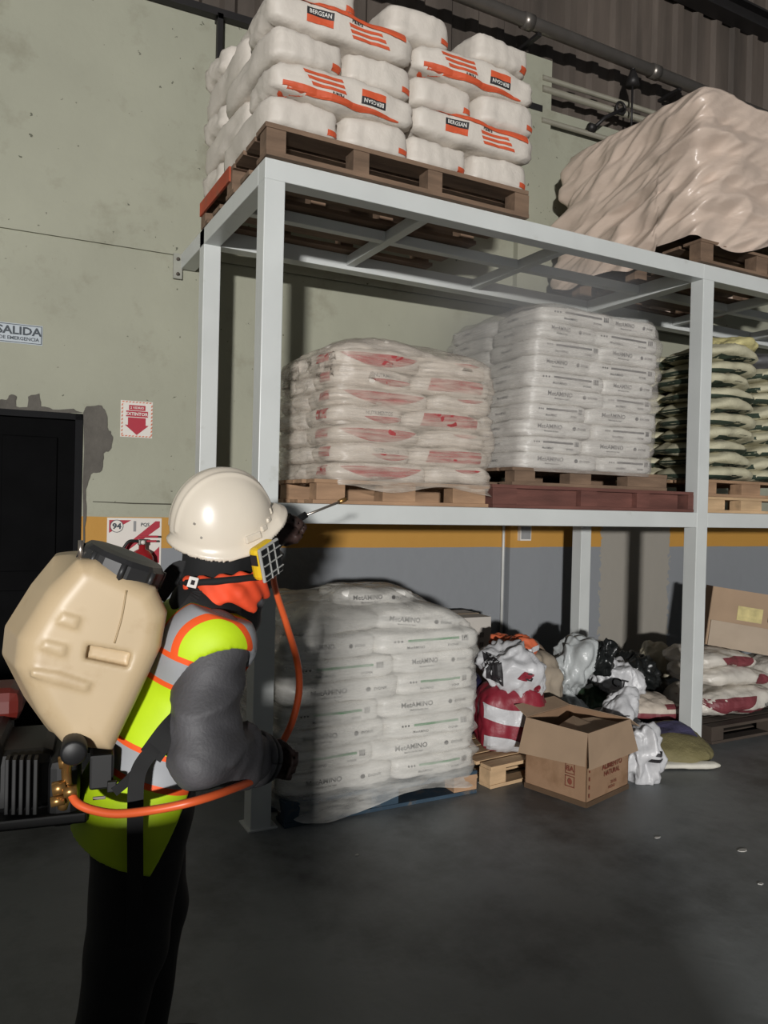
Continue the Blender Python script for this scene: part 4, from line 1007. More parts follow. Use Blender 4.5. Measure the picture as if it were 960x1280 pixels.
def foot(p, a, o=0.): return smin(s_cap(p, a+np.array([-.02, 0, -.035]), a+np.array([.15, 0, -.052]), .045+o, .034+o), s_cap(p, a, a+np.array([0, 0, -.02]), .045+o, .045+o), .03)
def arm(p, S, E, W, r, o=0.): return smin(s_cap(p, S, E, r[0]+o, r[1]+o), s_cap(p, E, W, r[1]+o, r[2]+o), .03)
def hand(p, W, H, curl, side, o=0.):
    """palm, four curled fingers of unequal length and a thumb; curl = axis the fingers close round"""
    ax = (H-W)/np.linalg.norm(H-W); cu = np.asarray(curl, float); cu = cu-ax*(cu@ax); cu /= np.linalg.norm(cu); pn = np.cross(ax, cu)*side
    d = s_cap(p, W, H-ax*.02, .026+o, .030+o); d = smin(d, s_cap(p, H-cu*.022, H+cu*.022, .024+o, .024+o), .02)
    for k, ln in enumerate((.9, 1., .95, .78)):
        b = H+cu*(.031-.0207*k)+ax*.018; m1 = b+ax*.030*ln+pn*.016; m2 = m1+pn*.028*ln-ax*.002; m3 = m2-ax*.024*ln+pn*.006
        f_ = np.minimum(np.minimum(s_cap(p, b-ax*.02, m1, .0105+o, .0095+o), s_cap(p, m1, m2, .0095+o, .009+o)), s_cap(p, m2, m3, .009+o, .0082+o))
        d = smin(d, f_, .006)
    t0 = H+cu*.034-ax*.035; t1 = t0+cu*.018+ax*.028+pn*.014; t2 = t1+ax*.020+pn*.022-cu*.012
    return smin(d, np.minimum(s_cap(p, t0, t1, .012+o, .011+o), s_cap(p, t1, t2, .011+o, .009+o)), .008)
# head frame: chin up, tilted and turned slightly away
el, az, rl = math.radians(15), math.radians(8), math.radians(17)
hx = np.array([math.cos(el)*math.cos(az), math.cos(el)*math.sin(az), math.sin(el)])
hz0 = np.array([0, 0, 1.])-hx*hx[2]; hz0 /= np.linalg.norm(hz0); hy0 = np.cross(hz0, hx)
hz = hz0*math.cos(rl)-hy0*math.sin(rl); hy = np.cross(hz, hx); RH_ = np.stack([hx, hy, hz], 1)
HO = Hc+RH_@np.array([-.005, 0, -.035])      # centre of the skull
def head(p, o=0.):
    q = (p-HO)@RH_
    d = s_ell(q, (0, 0, .02), (.098+o, .077+o, .105+o))
    d = smin(d, s_ell(q, (.028, 0, -.07), (.066+o, .055+o, .062+o)), .03)
    d = smin(d, s_cap(q, (.090, 0, .0), (.108, 0, -.035), .010+o, .014+o), .012)       # nose
    d = smin(d, s_ell(q, (.082, 0, -.075), (.016+o, .026+o, .008+o)), .01)             # lips
    d = np.minimum(d, np.minimum(s_ell(q, (-.005, .078, -.015), (.02, .010, .032)), s_ell(q, (-.005, -.078, -.015), (.02, .010, .032))))
    d = smax(d, -np.minimum(s_ell(q, (.098, .032, .008), (.014, .018, .010)), s_ell(q, (.098, -.032, .008), (.014, .018, .010))), .008)
    return d
def neck(p, o=0.): return s_cap(p, Pv+RT_@np.array([0, 0, TL*.86]), HO+RH_@np.array([-.02, 0, -.06]), .060+o, .055+o)
def body(p):
    d = smin(torso(p, -.012), shoulders(p, -.012), .05); d = smin(d, legs(p, -.012), .05)
    d = smin(d, np.minimum(foot(p, anR, -.01), foot(p, anL, -.01)), .02)
    d = smin(d, arm(p, RS, RE, RWr, (.050, .042, .030)), .03); d = smin(d, arm(p, LS, LE, LWr, (.050, .042, .030)), .03)
    d = np.minimum(d, smin(hand(p, RWr, RHd, HC_R, 1), 9+0*d, .01)); d = np.minimum(d, hand(p, LWr, LHd, HC_L, -1))
    d = smin(d, smin(head(p), neck(p), .03), .03); return d
HC_R = pp(352, 930, 2.06)-pp(330, 975, 2.00); HC_L = pp(383, 643, 2.50)-pp(345, 668, 2.46)
def sdfobj(name, fn, lo, hi, h, m, parent=worker):
    V, F = surfnet(fn, lo, hi, h); return obj(name, mesh(name, V, F, True), m, parent)
skin = mat('skin_and_gloves', (52, 36, 32), rough=.6, var=.15, scale=20)
sdfobj('body', body, (-.35, -.42, -.005), (.75, .55, 1.75), .0095, skin)
# jacket: grey sleeves with soft folds
jk = mat('grey_jacket', (84, 83, 86), rough=.62, var=.10, scale=12, bump=.15, bscale=120)
def jacket(p):
    w = .010*sinoise(p, 5., 3)+.006*sinoise(p, 10., 4)
    a = arm(p, RS, RE, RWr, (.082, .070, .058))+w
    fo = np.abs(np.sin((p-RE)@(np.array([.5, .2, .9])*38)))*.010*np.exp(-np.linalg.norm(p-RE, axis=-1)/.12)
    for A0, B0, ph in ((RS, RE, 0.), (RE, RWr, 1.5)):
        ab = (B0-A0)/np.linalg.norm(B0-A0); t = (p-A0)@ab; wq = p+.03*np.stack([sinoise(p, 5., 41), sinoise(p, 5., 42), sinoise(p, 5., 43)], -1)
        rid = 1-np.abs(np.sin(((wq-A0)@ab)*26+(wq@np.array([9., 14., 4.]))+ph)); a = a-.014*rid**2*np.clip((t-.06)/.05, 0, 1)*(t < np.linalg.norm(B0-A0)+.03)
    a = a-fo
    b = arm(p, LS, LE, LWr, (.075, .062, .048))+w
    d = smin(smin(torso(p, .012), shoulders(p, .012), .05), smin(a, b, .01), .03)
    cutR = (p-RWr)@((RWr-RE)/np.linalg.norm(RWr-RE))-.012; cutL = (p-LWr)@((LWr-LE)/np.linalg.norm(LWr-LE))+.0
    nearR = np.linalg.norm(p-RWr, axis=-1) < .13; nearL = np.linalg.norm(p-LWr, axis=-1) < .12
    d = np.where(nearR, np.maximum(d, cutR), d); d = np.where(nearL, np.maximum(d, cutL), d)
    return d
jo = sdfobj('jacket', jacket, (-.35, -.45, .6), (.75, .55, 1.5), .0085, jk)
# doubled cuff at the near wrist
fa = (RWr-RE)/np.linalg.norm(RWr-RE); n1 = np.cross(fa, [0, 0, 1]); n1 /= np.linalg.norm(n1); n2 = np.cross(fa, n1)
for k, (t, r_, m) in enumerate(((.004, .062, jk), (.020, .058, mat('cuff_lining', (30, 32, 34), rough=.7)), (.034, .054, jk))):
    obj('cuff', tube('cuff', [RWr+fa*t+r_*(math.cos(a)*n1+math.sin(a)*n2) for a in np.linspace(0, 6.2832, 25)], .010, 8), m, jo)
# trousers and boots
tr = mat('black_trousers', (20, 20, 22), rough=.8, var=.2, scale=10)
def trousers(p):
    d = smin(legs(p, .034)+.006*sinoise(p, 4., 9), torso(p, .014), .06)
    return np.maximum(np.maximum(d, p[..., 2]-(Pv[2]+.06)), .07-p[..., 2])
sdfobj('trousers', trousers, (-.3, -.35, .05), (.5, .35, 1.0), .011, tr)
for a in (anR, anL):
    o = sdfobj('boot', lambda p: np.maximum(np.minimum(foot(p, a, .012), s_cap(p, a+np.array([0, 0, .06]), a, .055, .055)), -p[..., 2]), a-.13, a+np.array([.26, .13, .14]), .010, mat('boot_leather', (26, 24, 23), rough=.5))
    obj('sole', multibox('sole', [(a[0]-.06, a[0]+.19, a[1]-.045, a[1]+.045, 0, .018)]), blk, o)

# safety vest in the torso frame so its bands follow the body
def vest_material():
    m = bpy.data.materials.new('lime_vest'); m.use_nodes = True; nt = m.node_tree; b = nt.nodes['Principled BSDF']
    tc = nn(nt, 'ShaderNodeTexCoord'); sp = nn(nt, 'ShaderNodeSeparateXYZ'); nt.links.new(tc.outputs['Object'], sp.inputs[0])
    no = nn(nt, 'ShaderNodeTexNoise'); no.inputs['Scale'].default_value = 9; nt.links.new(tc.outputs['Object'], no.inputs['Vector'])
    rp_ = nn(nt, 'ShaderNodeValToRGB'); rp_.color_ramp.elements[0].color = hexc(176, 208, 20); rp_.color_ramp.elements[1].color = hexc(206, 238, 30); nt.links.new(no.outputs[0], rp_.inputs[0])
    src = rp_.outputs[0]
    def mx2(a, bb):
        x = nn(nt, 'ShaderNodeMath', operation='MULTIPLY'); nt.links.new(a, x.inputs[0]); nt.links.new(bb, x.inputs[1]); return x.outputs[0]
    ay = nn(nt, 'ShaderNodeMath', operation='ABSOLUTE'); nt.links.new(sp.outputs['Y'], ay.inputs[0])
    org, gry = hexc(240, 92, 36), hexc(158, 160, 164)
    hi_ = zmask(nt, sp.outputs['Z'], V2+.02, 9)
    src = mixc(nt, mx2(zmask(nt, ay.outputs[0], .128, .226), hi_), src, org); src = mixc(nt, mx2(zmask(nt, ay.outputs[0], .144, .210), hi_), src, gry)
    for c in (V1, V2):
        src = mixc(nt, zmask(nt, sp.outputs['Z'], c-.045, c+.045), src, org); src = mixc(nt, zmask(nt, sp.outputs['Z'], c-.031, c+.031), src, gry)
    nt.links.new(src, b.inputs['Base Color']); b.inputs['Roughness'].default_value = .6
    return m
tq = lambda p: (p-Pv)@RT_
V1 = tq(pp(190, 958, 1.90))[2]; V2 = tq(pp(214, 832, 1.92))[2]
RSq, REq = tq(RS), tq(RE); ZT = TL*.80
print('vest', V1, V2, TL, RSq, REq)
VA = pp(243, 975, 1.95); _vd = pp(186, 1072, 1.95)-VA; VN = np.cross(np.array([0, 1., 0]), _vd); VN /= np.linalg.norm(VN); VN = VN*np.sign(VN[0])
def vest(q):
    p = q@RT_.T+Pv
    fl_ = .035*np.clip((-q[..., 2]+.12)/.28, 0, 1); lg = legs(p, .052)
    d = smin(smin(torso_q(q, .026), shoulders(p, .026), .05), np.linalg.norm((q-RSq-np.array([0, .01, .0]))*np.array([.95, 1., 1]), axis=-1)-.104, .04)-fl_+.005*sinoise(q*np.array([1, 1, .35]), 7., 12)
    d = smin(d, lg, .04)
    dn = RT_.T@np.array([0, 0, -1.])
    d = smax(d, -s_cap(q, RSq+dn*.085+np.array([.02, -.05, 0]), REq+np.array([0, -.03, 0]), .100, .088), .008)
    LSq, LEq = tq(LS), tq(LE)
    d = smax(d, -s_cap(q, LSq+np.array([.07, .05, -.02]), LEq, .09, .085), .008)
    d = smax(d, np.where(q[..., 2] < .16, (p-VA)@VN, -1), .004)
    d = np.maximum(d, -(q[..., 2]+.118)); d = np.maximum(d, q[..., 2]-(ZT+.105)); d = smax(d, -s_cap(p, Pv+RT_@np.array([0, 0, TL*.86]), HO, .085, .085), .01)
    return d
V, F = surfnet(vest, (-.28, -.34, -.2), (.28, .34, TL+.05), .0075)
frame(obj('safety_vest', mesh('safety_vest', V, F, True), vest_material(), worker), RT_, Pv)

# hood, scarf, strap round the neck
hk = mat('black_hood_cloth', (17, 18, 19), rough=.85, var=.2, scale=10)
def hood(p):
    d = smin(head(p, .012), neck(p, .035), .04); q = (p-HO)@RH_
    col = s_cap(p, Pv+RT_@np.array([-.01, -.05, TL*.93]), Pv+RT_@np.array([-.01, .05, TL*.93]), .085, .085)
    d = smin(d, col, .03)+.004*sinoise(p, 7., 21)
    return np.maximum(d, np.minimum(q[..., 0]-.062, 9))
sdfobj('hood', hood, (-.12, -.25, 1.1), (.5, .25, 1.75), .008, hk)
nc = pp(281, 734, 2.08); nax = (HO-Nk)/np.linalg.norm(HO-Nk); nax = nax*.75+np.array([-.25, 0, .55]); nax /= np.linalg.norm(nax)
e1 = np.cross(nax, [0, 1, 0]); e1 /= np.linalg.norm(e1); e2 = np.cross(nax, e1)
scarf = mat('orange_scarf', (232, 78, 40), rough=.75, var=.12, scale=14)
def scarf_f(p):
    q = p-nc; h_ = q@nax; a = q@e1; b = q@e2; r_ = np.sqrt((a/1.02)**2+(b/.92)**2)
    d = np.sqrt((np.maximum(np.abs(h_)-.026, 0))**2+(r_-.101-.10*-h_)**2)-.012
    d = smin(d, s_cap(p, pp(300, 740, 1.99), pp(318, 762, 2.02), .022, .012), .02)
    return d+.004*np.sin(np.arctan2(b, a)*11+h_*60)+.003*sinoise(p, 12., 31)
so = sdfobj('scarf', scarf_f, nc-.19, nc+.19, .006, scarf)
obj('black_strap', tube('black_strap', [nc+nax*.022+(.108)*1.02*math.cos(a)*e1+.107*.95*math.sin(a)*e2 for a in np.linspace(0, 6.2832, 33)], .010, 6), hk, so)
tg = obj('tag', box('tag', -.013, .013, -.002, .002, -.014, .014, .002), white_ink, so, loc=tuple(pp(241, 728, 1.965)), rot=(.1, .25, .3))
obj('print', multibox('print', [(-.006, .004, -.003, -.002, -.006, .006)]), ink, tg)

# hard hat
hw = mat('hard_hat_white', (216, 206, 190), rough=.28, var=.05, scale=5, dirt=(176, 152, 112), dirt_scale=14, dirt_lo=.66, dirt_hi=.82)
HA, HB, HH = .140, .116, .163
def helm(q):
    x, y, z = q[..., 0], q[..., 1], q[..., 2]
    rim = -.034*(np.abs(y)/HB)**2+.012*np.clip(x/HA, 0, 1)**2
    zz = z-rim
    out = s_ell(np.stack([x, y, zz], -1), (0, 0, .0), (HA, HB, HH)); inn = s_ell(np.stack([x, y, zz], -1), (0, 0, -.004), (HA-.006, HB-.006, HH-.006))
    out = out-.004*np.exp(-((np.abs(y)-.030)/.006)**2)*(zz > .03)-.003*np.exp(-(y/.018)**2)*(zz > .02)
    d = np.maximum(np.maximum(out, -inn), -zz)
    # brim: narrow all round, bill in front
    rr_ = np.sqrt((x/(HA+.012+.034*np.clip(x/HA, 0, 1)**2))**2+(y/(HB+.012))**2)
    br = np.maximum((rr_-1)*.12, np.abs(zz-.003+.10*np.clip(rr_-.9, 0, 1))-.0062); br = np.maximum(br, -inn)
    return smin(d, br, .010)
V, F = surfnet(helm, (-.17, -.15, -.06), (.20, .15, .18), .0036)
HC_ = Hc+RH_@np.array([-.004, 0, -.012])
hat = frame(obj('hard_hat', mesh('hard_hat', V, F, True), hw, worker), RH_, HC_)
def on_hat(x, z, side=-1, off=.0):
    k = max(0., 1-(x/HA)**2-(z/HH)**2); return np.array([x, side*HB*math.sqrt(k)+side*off, z-.034*k])
def hat_block(nm, x, z, sx, sz, t, m=hw):
    c = on_hat(x, z); yw = math.atan2(c[0]/HA**2, -c[1]/HB**2)
    return obj(nm, box(nm, -sx/2, sx/2, -t, .006, -sz/2, sz/2, .0035), m, hat, loc=tuple(c), rot=(-.25, 0, yw))
hat_block('slot_clip', .045, .022, .050, .020, .006); hat_block('slot_clip', .083, .024, .022, .016, .006); hat_block('slot_clip', .106, .028, .020, .012, .006); hat_block('slot_clip', .124, .034, .012, .018, .005)
for x, z, s in ((-.092, .07, .007), (-.085, .040, .006)):
    c = on_hat(x, z, -1, .0); yw = math.atan2(c[0]/HA**2, -c[1]/HB**2); tl = math.atan2(c[2]+.03, abs(c[1]))
    obj('scuff', box('scuff', -s/2, s/2, -.0008, .001, -s/2, s/2), mat('scuff_grey', (128, 122, 112), rough=.6), hat, loc=tuple(c), rot=(-tl*.9, .5, yw))
# respirator
mk_ = mat('mask_rubber', (26, 27, 29), rough=.45)
ro = sdfobj('respirator', lambda p: smin(s_ell((p-HO)@RH_, (.088, 0, -.062), (.045, .055, .055)), s_cap(p, HO+RH_@np.array([.085, -.03, -.07]), pp(327, 701, 2.04), .028, .030), .02), HO-.18, HO+.2, .007, mk_)
fc = pp(335, 700, 2.02); fn_ = np.array([.66, -.75, -.06]); fn_ /= np.linalg.norm(fn_); fu = hz-fn_*(hz@fn_); fu /= np.linalg.norm(fu); fr = np.cross(fu, fn_)
FR = np.stack([fr, fn_, fu], 1)
flt = frame(obj('filter', box('filter', -.040, .040, -.030, .004, -.046, .046, .012), mat('filter_yellow', (224, 186, 36), rough=.4, var=.04), ro), FR, fc)
obj('filter_rim', box('filter_rim', -.042, .042, .004, .013, -.048, .048, .004), mat('filter_grey', (168, 168, 164), rough=.4), flt)
obj('filter_grille', box('filter_grille', -.037, .037, .012, .016, -.043, .043, .002), mat('filter_dark', (22, 23, 24), rough=.4), flt)
for z in (-.028, 0, .028): obj('grille_bar', box('grille_bar', -.038, .038, .015, .019, z-.0012, z+.0012), mat('filter_grey', (168, 168, 164)), flt)
for x in (-.013, .013): obj('grille_bar', box('grille_bar', x-.0012, x+.0012, .015, .019, -.044, .044), mat('filter_grey', (168, 168, 164)), flt)
obj('filter_label', box('filter_label', -.0415, -.0395, -.022, -.002, .0, .030), ink, flt)
# ------------------------------------------------------------------ sprayer carried on the back
sp = thing('knapsack_sprayer', 'motorised knapsack sprayer with cream tank carried on the worker back', 'sprayer', tuple(BASE), PA)
tk = mat('cream_tank_plastic', (194, 172, 138), rough=.42, var=.07, scale=4, dirt=(164, 136, 98), dirt_scale=6, dirt_lo=.55, dirt_hi=.85)
TP0 = dep(120, 820, 1.74)                                   # a point on the tank's near side
TPp = toP(TP0)
def tpx(x, y):
    v = toP(onplane(x, y, TP0, PLf)); return (v[0], v[2])
prof_px = [(62, 742), (96, 700), (122, 700), (196, 736), (211, 768), (203, 812), (172, 880), (141, 944), (82, 938), (52, 896), (22, 838), (26, 800)]
TPOLY = [tpx(*p) for p in prof_px]
TW = .36; TXC = tpx(95, 820)[0]; TY0 = TPp[1]
rec = [tpx(*p) for p in ((109, 806), (165, 816), (160, 835), (106, 824))]
steps = [[tpx(*p) for p in q] for q in (((78, 763), (104, 770), (98, 790), (66, 780)), ((55, 797), (88, 805), (82, 825), (46, 812)), ((36, 832), (75, 838), (118, 852), (110, 868), (34, 848)))]
def tank(p):
    x, y, z = p[..., 0], p[..., 1]-TY0, p[..., 2]
    wv = .0
    x = x+.27*np.clip(y, 0, .2)*np.clip((TXC-x)/.06, 0, 1)
    d2 = s_poly(x, z, TPOLY)+.046
    dy = np.abs(y-TW/2)-TW/2+.046
    d = np.sqrt(np.maximum(d2, 0)**2+np.maximum(dy, 0)**2)+np.minimum(np.maximum(d2, dy), 0)-.046
    r_ = np.maximum(s_poly(x, z, rec)+.001, -(y+.002)*0+y-.024); d = smax(d, -np.maximum(r_, -.05), .006)
    for s in steps:
        d = smin(d, np.maximum(s_poly(x, z, s)+.006, np.abs(y)-.005), .008)
    return d
lo = np.array([min(p[0] for p in TPOLY)-.13, TY0-.04, min(p[1] for p in TPOLY)-.03]); hi = np.array([max(p[0] for p in TPOLY)+.03, TY0+TW+.03, max(p[1] for p in TPOLY)+.03])
V, F = surfnet(tank, lo, hi, .0055); tko = obj('tank', mesh('tank', V, F, True), tk, sp)
seam = mat('tank_seam', (176, 152, 116), rough=.5)
a = [np.array([tpx(x, y)[0], TY0-.001, tpx(x, y)[1]]) for x, y in ((158, 738), (152, 772), (143, 804))]
obj('seam', tube('seam', spline(a, 6), .0022, 6), seam, tko)
# screw cap on top
cc = pp(152, 708, 1.86); un = np.array([.36, -.08, .93]); un /= np.linalg.norm(un); c1 = np.cross(un, [0, 1, 0]); c1 /= np.linalg.norm(c1); c2 = np.cross(un, c1)
def ringmesh(nm, prof, S=40, lob=0.):
    V = []; F = []
    for i, (r_, z) in enumerate(prof):
        for k in range(S):
            a = 6.28318*k/S; rr_ = r_*(1+lob*(1 if (k//2) % 2 else -1)*(1 if 0 < i < len(prof)-2 else 0))
            V.append(cc+un*z+rr_*(math.cos(a)*c1+math.sin(a)*c2))
    n = len(prof)
    for i in range(n-1):
        for k in range(S): F.append((i*S+k, i*S+(k+1) % S, (i+1)*S+(k+1) % S, (i+1)*S+k))
    F.append(tuple((n-1)*S+k for k in range(S))); F.append(tuple(range(S))[::-1])
    return mesh(nm, V, F)
capm = mat('black_cap', (44, 44, 45), rough=.45, var=.1)
cp = obj('cap', ringmesh('cap', [(.090, -.024), (.098, -.018), (.098, .020), (.088, .032), (.05, .035), (.0005, .035)], 40, .012), capm, sp)
for k in range(8):
    a = 6.283*k/8; q = cc+un*.004+.097*(math.cos(a)*c1+math.sin(a)*c2)
    obj('grip_rib', tube('grip_rib', [q-un*.022, q+un*.018], .008, 6), capm, cp)
obj('filler_neck', ringmesh('filler_neck', [(.085, -.06), (.085, -.03), (.101, -.028), (.101, -.022), (.08, -.022)]), tk, sp)
brass = mat('brass', (170, 130, 78), rough=.35, metal=.8, var=.2); stl = mat('bright_steel', (190, 180, 170), rough=.3, metal=.9)
q = pp(101, 684, 1.80); obj('vent_pin', tube('vent_pin', [q-np.array([0, 0, .03]), q+np.array([0, 0, .016])], .006, 10), stl, sp)
# drain knob
q = pp(93, 934, 1.72); o = obj('drain_cap', tube('drain_cap', [q+np.array([0, .06, .01]), q+np.array([0, .0, 0]), q-np.array([0, .035, .003]), q-np.array([0, .04, .003])], [.024, .028, .028, .022], 20), blk, sp)
obj('outlet', tube('outlet', spline([q+np.array([-.01, .01, -.02]), pp(83, 962, 1.75), pp(84, 985, 1.76), pp(78, 1010, 1.77)], 5), .011, 10), brass, sp)
for (x, y, r_) in ((82, 953, .014), (74, 986, .016), (88, 990, .013), (72, 1002, .012)):
    q = pp(x, y, 1.745); obj('fitting', tube('fitting', [q-np.array([.014, 0, 0]), q+np.array([.014, 0, .004])], r_, 8), brass, sp)
# engine housing and carrying frame beneath and behind the tank
eng = mat('black_housing', (13, 13, 14), rough=.55, var=.15); 
def pbox(nm, x0, y0, x1, y1, d, thick, m, bev=.012, parent=sp):
    A = pp(x0, y0, d); Bq = pp(x1, y1, d)
    return obj(nm, box(nm, min(A[0], Bq[0]), max(A[0], Bq[0]), A[1], A[1]+thick, min(A[2], Bq[2]), max(A[2], Bq[2]), bev), m, parent)
pbox('engine_housing', -40, 946, 66, 1034, 1.80, .26, eng, .03); pbox('pump_body', 60, 952, 98, 1040, 1.82, .22, eng, .02)
pbox('frame_plate', -30, 1030, 108, 1048, 1.76, .32, eng, .006); pbox('bracket', 112, 945, 142, 990, 1.80, .10, eng, .006)
pbox('cooling_shroud', -50, 930, -2, 1010, 1.78, .3, eng, .02)
for k in range(5): pbox('fin', 6+9*k, 950, 10+9*k, 1020, 1.785, .04, eng, .002)
pbox('recoil_cover', -45, 866, 24, 912, 1.98, .16, mat('red_engine_cover', (92, 24, 16), rough=.5, var=.1), .03)
frame(obj('back_frame', box('back_frame', -.19, -.160, -.13, .13, .10, .47, .010), eng, sp), RT_, Pv)
# harness webbing
web = mat('black_webbing', (20, 20, 21), rough=.8, var=.15, scale=30)
yv = np.array([0, 1., 0]); 
def strap(nm, pts, wd, m=web, t=.004):
    P = spline([pp(*p) for p in pts], 8); V = []; F = []
    for i, p in enumerate(P):
        d = P[min(i+1, len(P)-1)]-P[max(i-1, 0)]; d /= np.linalg.norm(d); s = np.cross(d, -yv); s /= np.linalg.norm(s)+1e-9; n_ = np.cross(s, d)
        V += [p-s*wd/2, p+s*wd/2, p+s*wd/2+n_*t, p-s*wd/2+n_*t]
    for i in range(len(P)-1):
        a = 4*i; b = a+4
        for k in range(4): F.append((a+k, a+(k+1) % 4, b+(k+1) % 4, b+k))
    F.append((0, 3, 2, 1)); e = 4*(len(P)-1); F.append((e, e+1, e+2, e+3))
    me = mesh(nm, V, F); bm = bmesh.new(); bm.from_mesh(me); bmesh.ops.recalc_face_normals(bm, faces=bm.faces[:]); bm.to_mesh(me); bm.free()
    return obj(nm, me, m, sp)
strap('hanging_strap', [(214, 910, 1.84), (190, 938, 1.80), (172, 968, 1.79), (169, 1020, 1.79), (169, 1100, 1.80), (168, 1180, 1.82)], .036)
strap('waist_strap', [(228, 895, 1.86), (210, 915, 1.82), (188, 945, 1.80)], .055)
strap('side_strap', [(178, 955, 1.82), (160, 975, 1.80), (142, 990, 1.78)], .022)
strap('shoulder_strap', [(196, 745, 2.0), (226, 712, 2.06), (250, 740, 1.98), (232, 770, 1.94)], .05)
pbox('buckle', 134, 978, 146, 992, 1.775, .015, eng, .003); pbox('buckle_pin', 116, 997, 132, 1001, 1.77, .006, stl, .001)
# orange hose
hs = mat('orange_hose', (222, 96, 50), rough=.38, var=.06)
H1 = spline([pp(*p) for p in ((88, 990, 1.75), (97, 1004, 1.735), (118, 1013, 1.73), (150, 1017, 1.725), (200, 1011, 1.72), (245, 1001, 1.735), (285, 988, 1.80), (322, 972, 1.94), (340, 952, 2.03), (352, 930, 2.06), (366, 900, 2.09), (374, 862, 2.12), (371, 825, 2.16), (358, 780, 2.25), (344, 735, 2.35), (340, 700, 2.42), (345, 668, 2.46))], 8)
hoz = tube('spray_hose', H1, .0098, 10)
o = obj('hose', hoz, hs, sp)
# lance in the raised hand
ln = thing('spray_lance', 'thin metal spray lance with black grip held in the raised hand', 'spray lance', tuple(BASE), PA)
obj('grip', tube('grip', [pp(345, 668, 2.46), pp(362, 656, 2.48), pp(383, 643, 2.50)], [.012, .013, .011], 10), blk, ln)
obj('tube', tube('tube', [pp(380, 645, 2.50), pp(428, 626, 2.60)], .0042, 8), stl, ln); obj('nozzle', tube('nozzle', [pp(424, 627.5, 2.595), pp(432, 624, 2.61)], .008, 8), brass, ln)
obj('trigger', tube('trigger', [pp(352, 668, 2.47), pp(374, 655, 2.49)], .004, 6), blk, ln)

# ------------------------------------------------------------------ drifting spray mist under the top shelf
m = bpy.data.materials.new('spray_mist'); m.use_nodes = True; nt = m.node_tree; nt.nodes.remove(nt.nodes['Principled BSDF'])
vs = nn(nt, 'ShaderNodeVolumeScatter'); vs.inputs['Color'].default_value = (.95, .96, 1, 1)
tc = nn(nt, 'ShaderNodeTexCoord'); le = nn(nt, 'ShaderNodeVectorMath', operation='LENGTH'); nt.links.new(tc.outputs['Object'], le.inputs[0])
mr = nn(nt, 'ShaderNodeMapRange'); mr.interpolation_type = 'SMOOTHSTEP'; mr.inputs[1].default_value = 1.; mr.inputs[2].default_value = .1; mr.inputs[3].default_value = 0; mr.inputs[4].default_value = 1; nt.links.new(le.outputs['Value'], mr.inputs[0])
no = nn(nt, 'ShaderNodeTexNoise'); no.inputs['Scale'].default_value = 2.4; no.inputs['Detail'].default_value = 3; nt.links.new(tc.outputs['Object'], no.inputs['Vector'])
n2 = nn(nt, 'ShaderNodeMapRange'); n2.inputs[1].default_value = .35; n2.inputs[2].default_value = .7; n2.inputs[3].default_value = .15; n2.inputs[4].default_value = 1.; nt.links.new(no.outputs[0], n2.inputs[0])
mu = nn(nt, 'ShaderNodeMath', operation='MULTIPLY'); nt.links.new(mr.outputs[0], mu.inputs[0]); nt.links.new(n2.outputs[0], mu.inputs[1])
m3 = nn(nt, 'ShaderNodeMath', operation='MULTIPLY'); m3.inputs[1].default_value = 1.7; nt.links.new(mu.outputs[0], m3.inputs[0]); nt.links.new(m3.outputs[0], vs.inputs['Density'])
nt.links.new(vs.outputs[0], nt.nodes['Material Output'].inputs['Volume'])
me = bpy.data.meshes.new('spray_mist'); bm = bmesh.new(); bmesh.ops.create_icosphere(bm, subdivisions=3, radius=1); bm.to_mesh(me); bm.free()
o = obj('spray_mist', me, m, loc=(1.85, .25, 2.78)); o.scale = (1.15, .55, .62); o.rotation_euler = (0, -.25, 0); o['kind'] = 'stuff'
tag(o, 'thin white spray mist drifting under the top shelf', 'mist')

# ------------------------------------------------------------------ let the filled bags press against one another instead of passing through
from mathutils.kdtree import KDTree
bpy.context.view_layer.update()
SOFT = [o for o in bpy.data.objects if o.parent is None and o.type == 'MESH' and o.name.split('.')[0] in ('feed_bag', 'woven_sack', 'sack', 'parcel')]
LOOSE = [o.name.split('.')[0] in ('sack', 'parcel') for o in SOFT]
POS = []; TRI = []
for o in SOFT:
    me = o.data; co = np.empty(len(me.vertices)*3); me.vertices.foreach_get('co', co); co = co.reshape(-1, 3)
    Mw = np.array(o.matrix_world); POS.append(co@Mw[:3, :3].T+Mw[:3, 3]); TRI.append([tuple(f.vertices) for f in me.polygons])
ORIG = [p.copy() for p in POS]
def inside(t, v, lim):
    loc, nr, ix, d = t.find_nearest(v)
    if loc is None or d > lim or (v-loc).dot(nr) >= 0: return None
    k = 0; q = v.copy(); dr = Vector((.31, .52, .796))
    while k < 12:
        h = t.ray_cast(q, dr)
        if h[0] is None: break
        k += 1; q = h[0]+dr*1e-5
    return loc if k % 2 else None
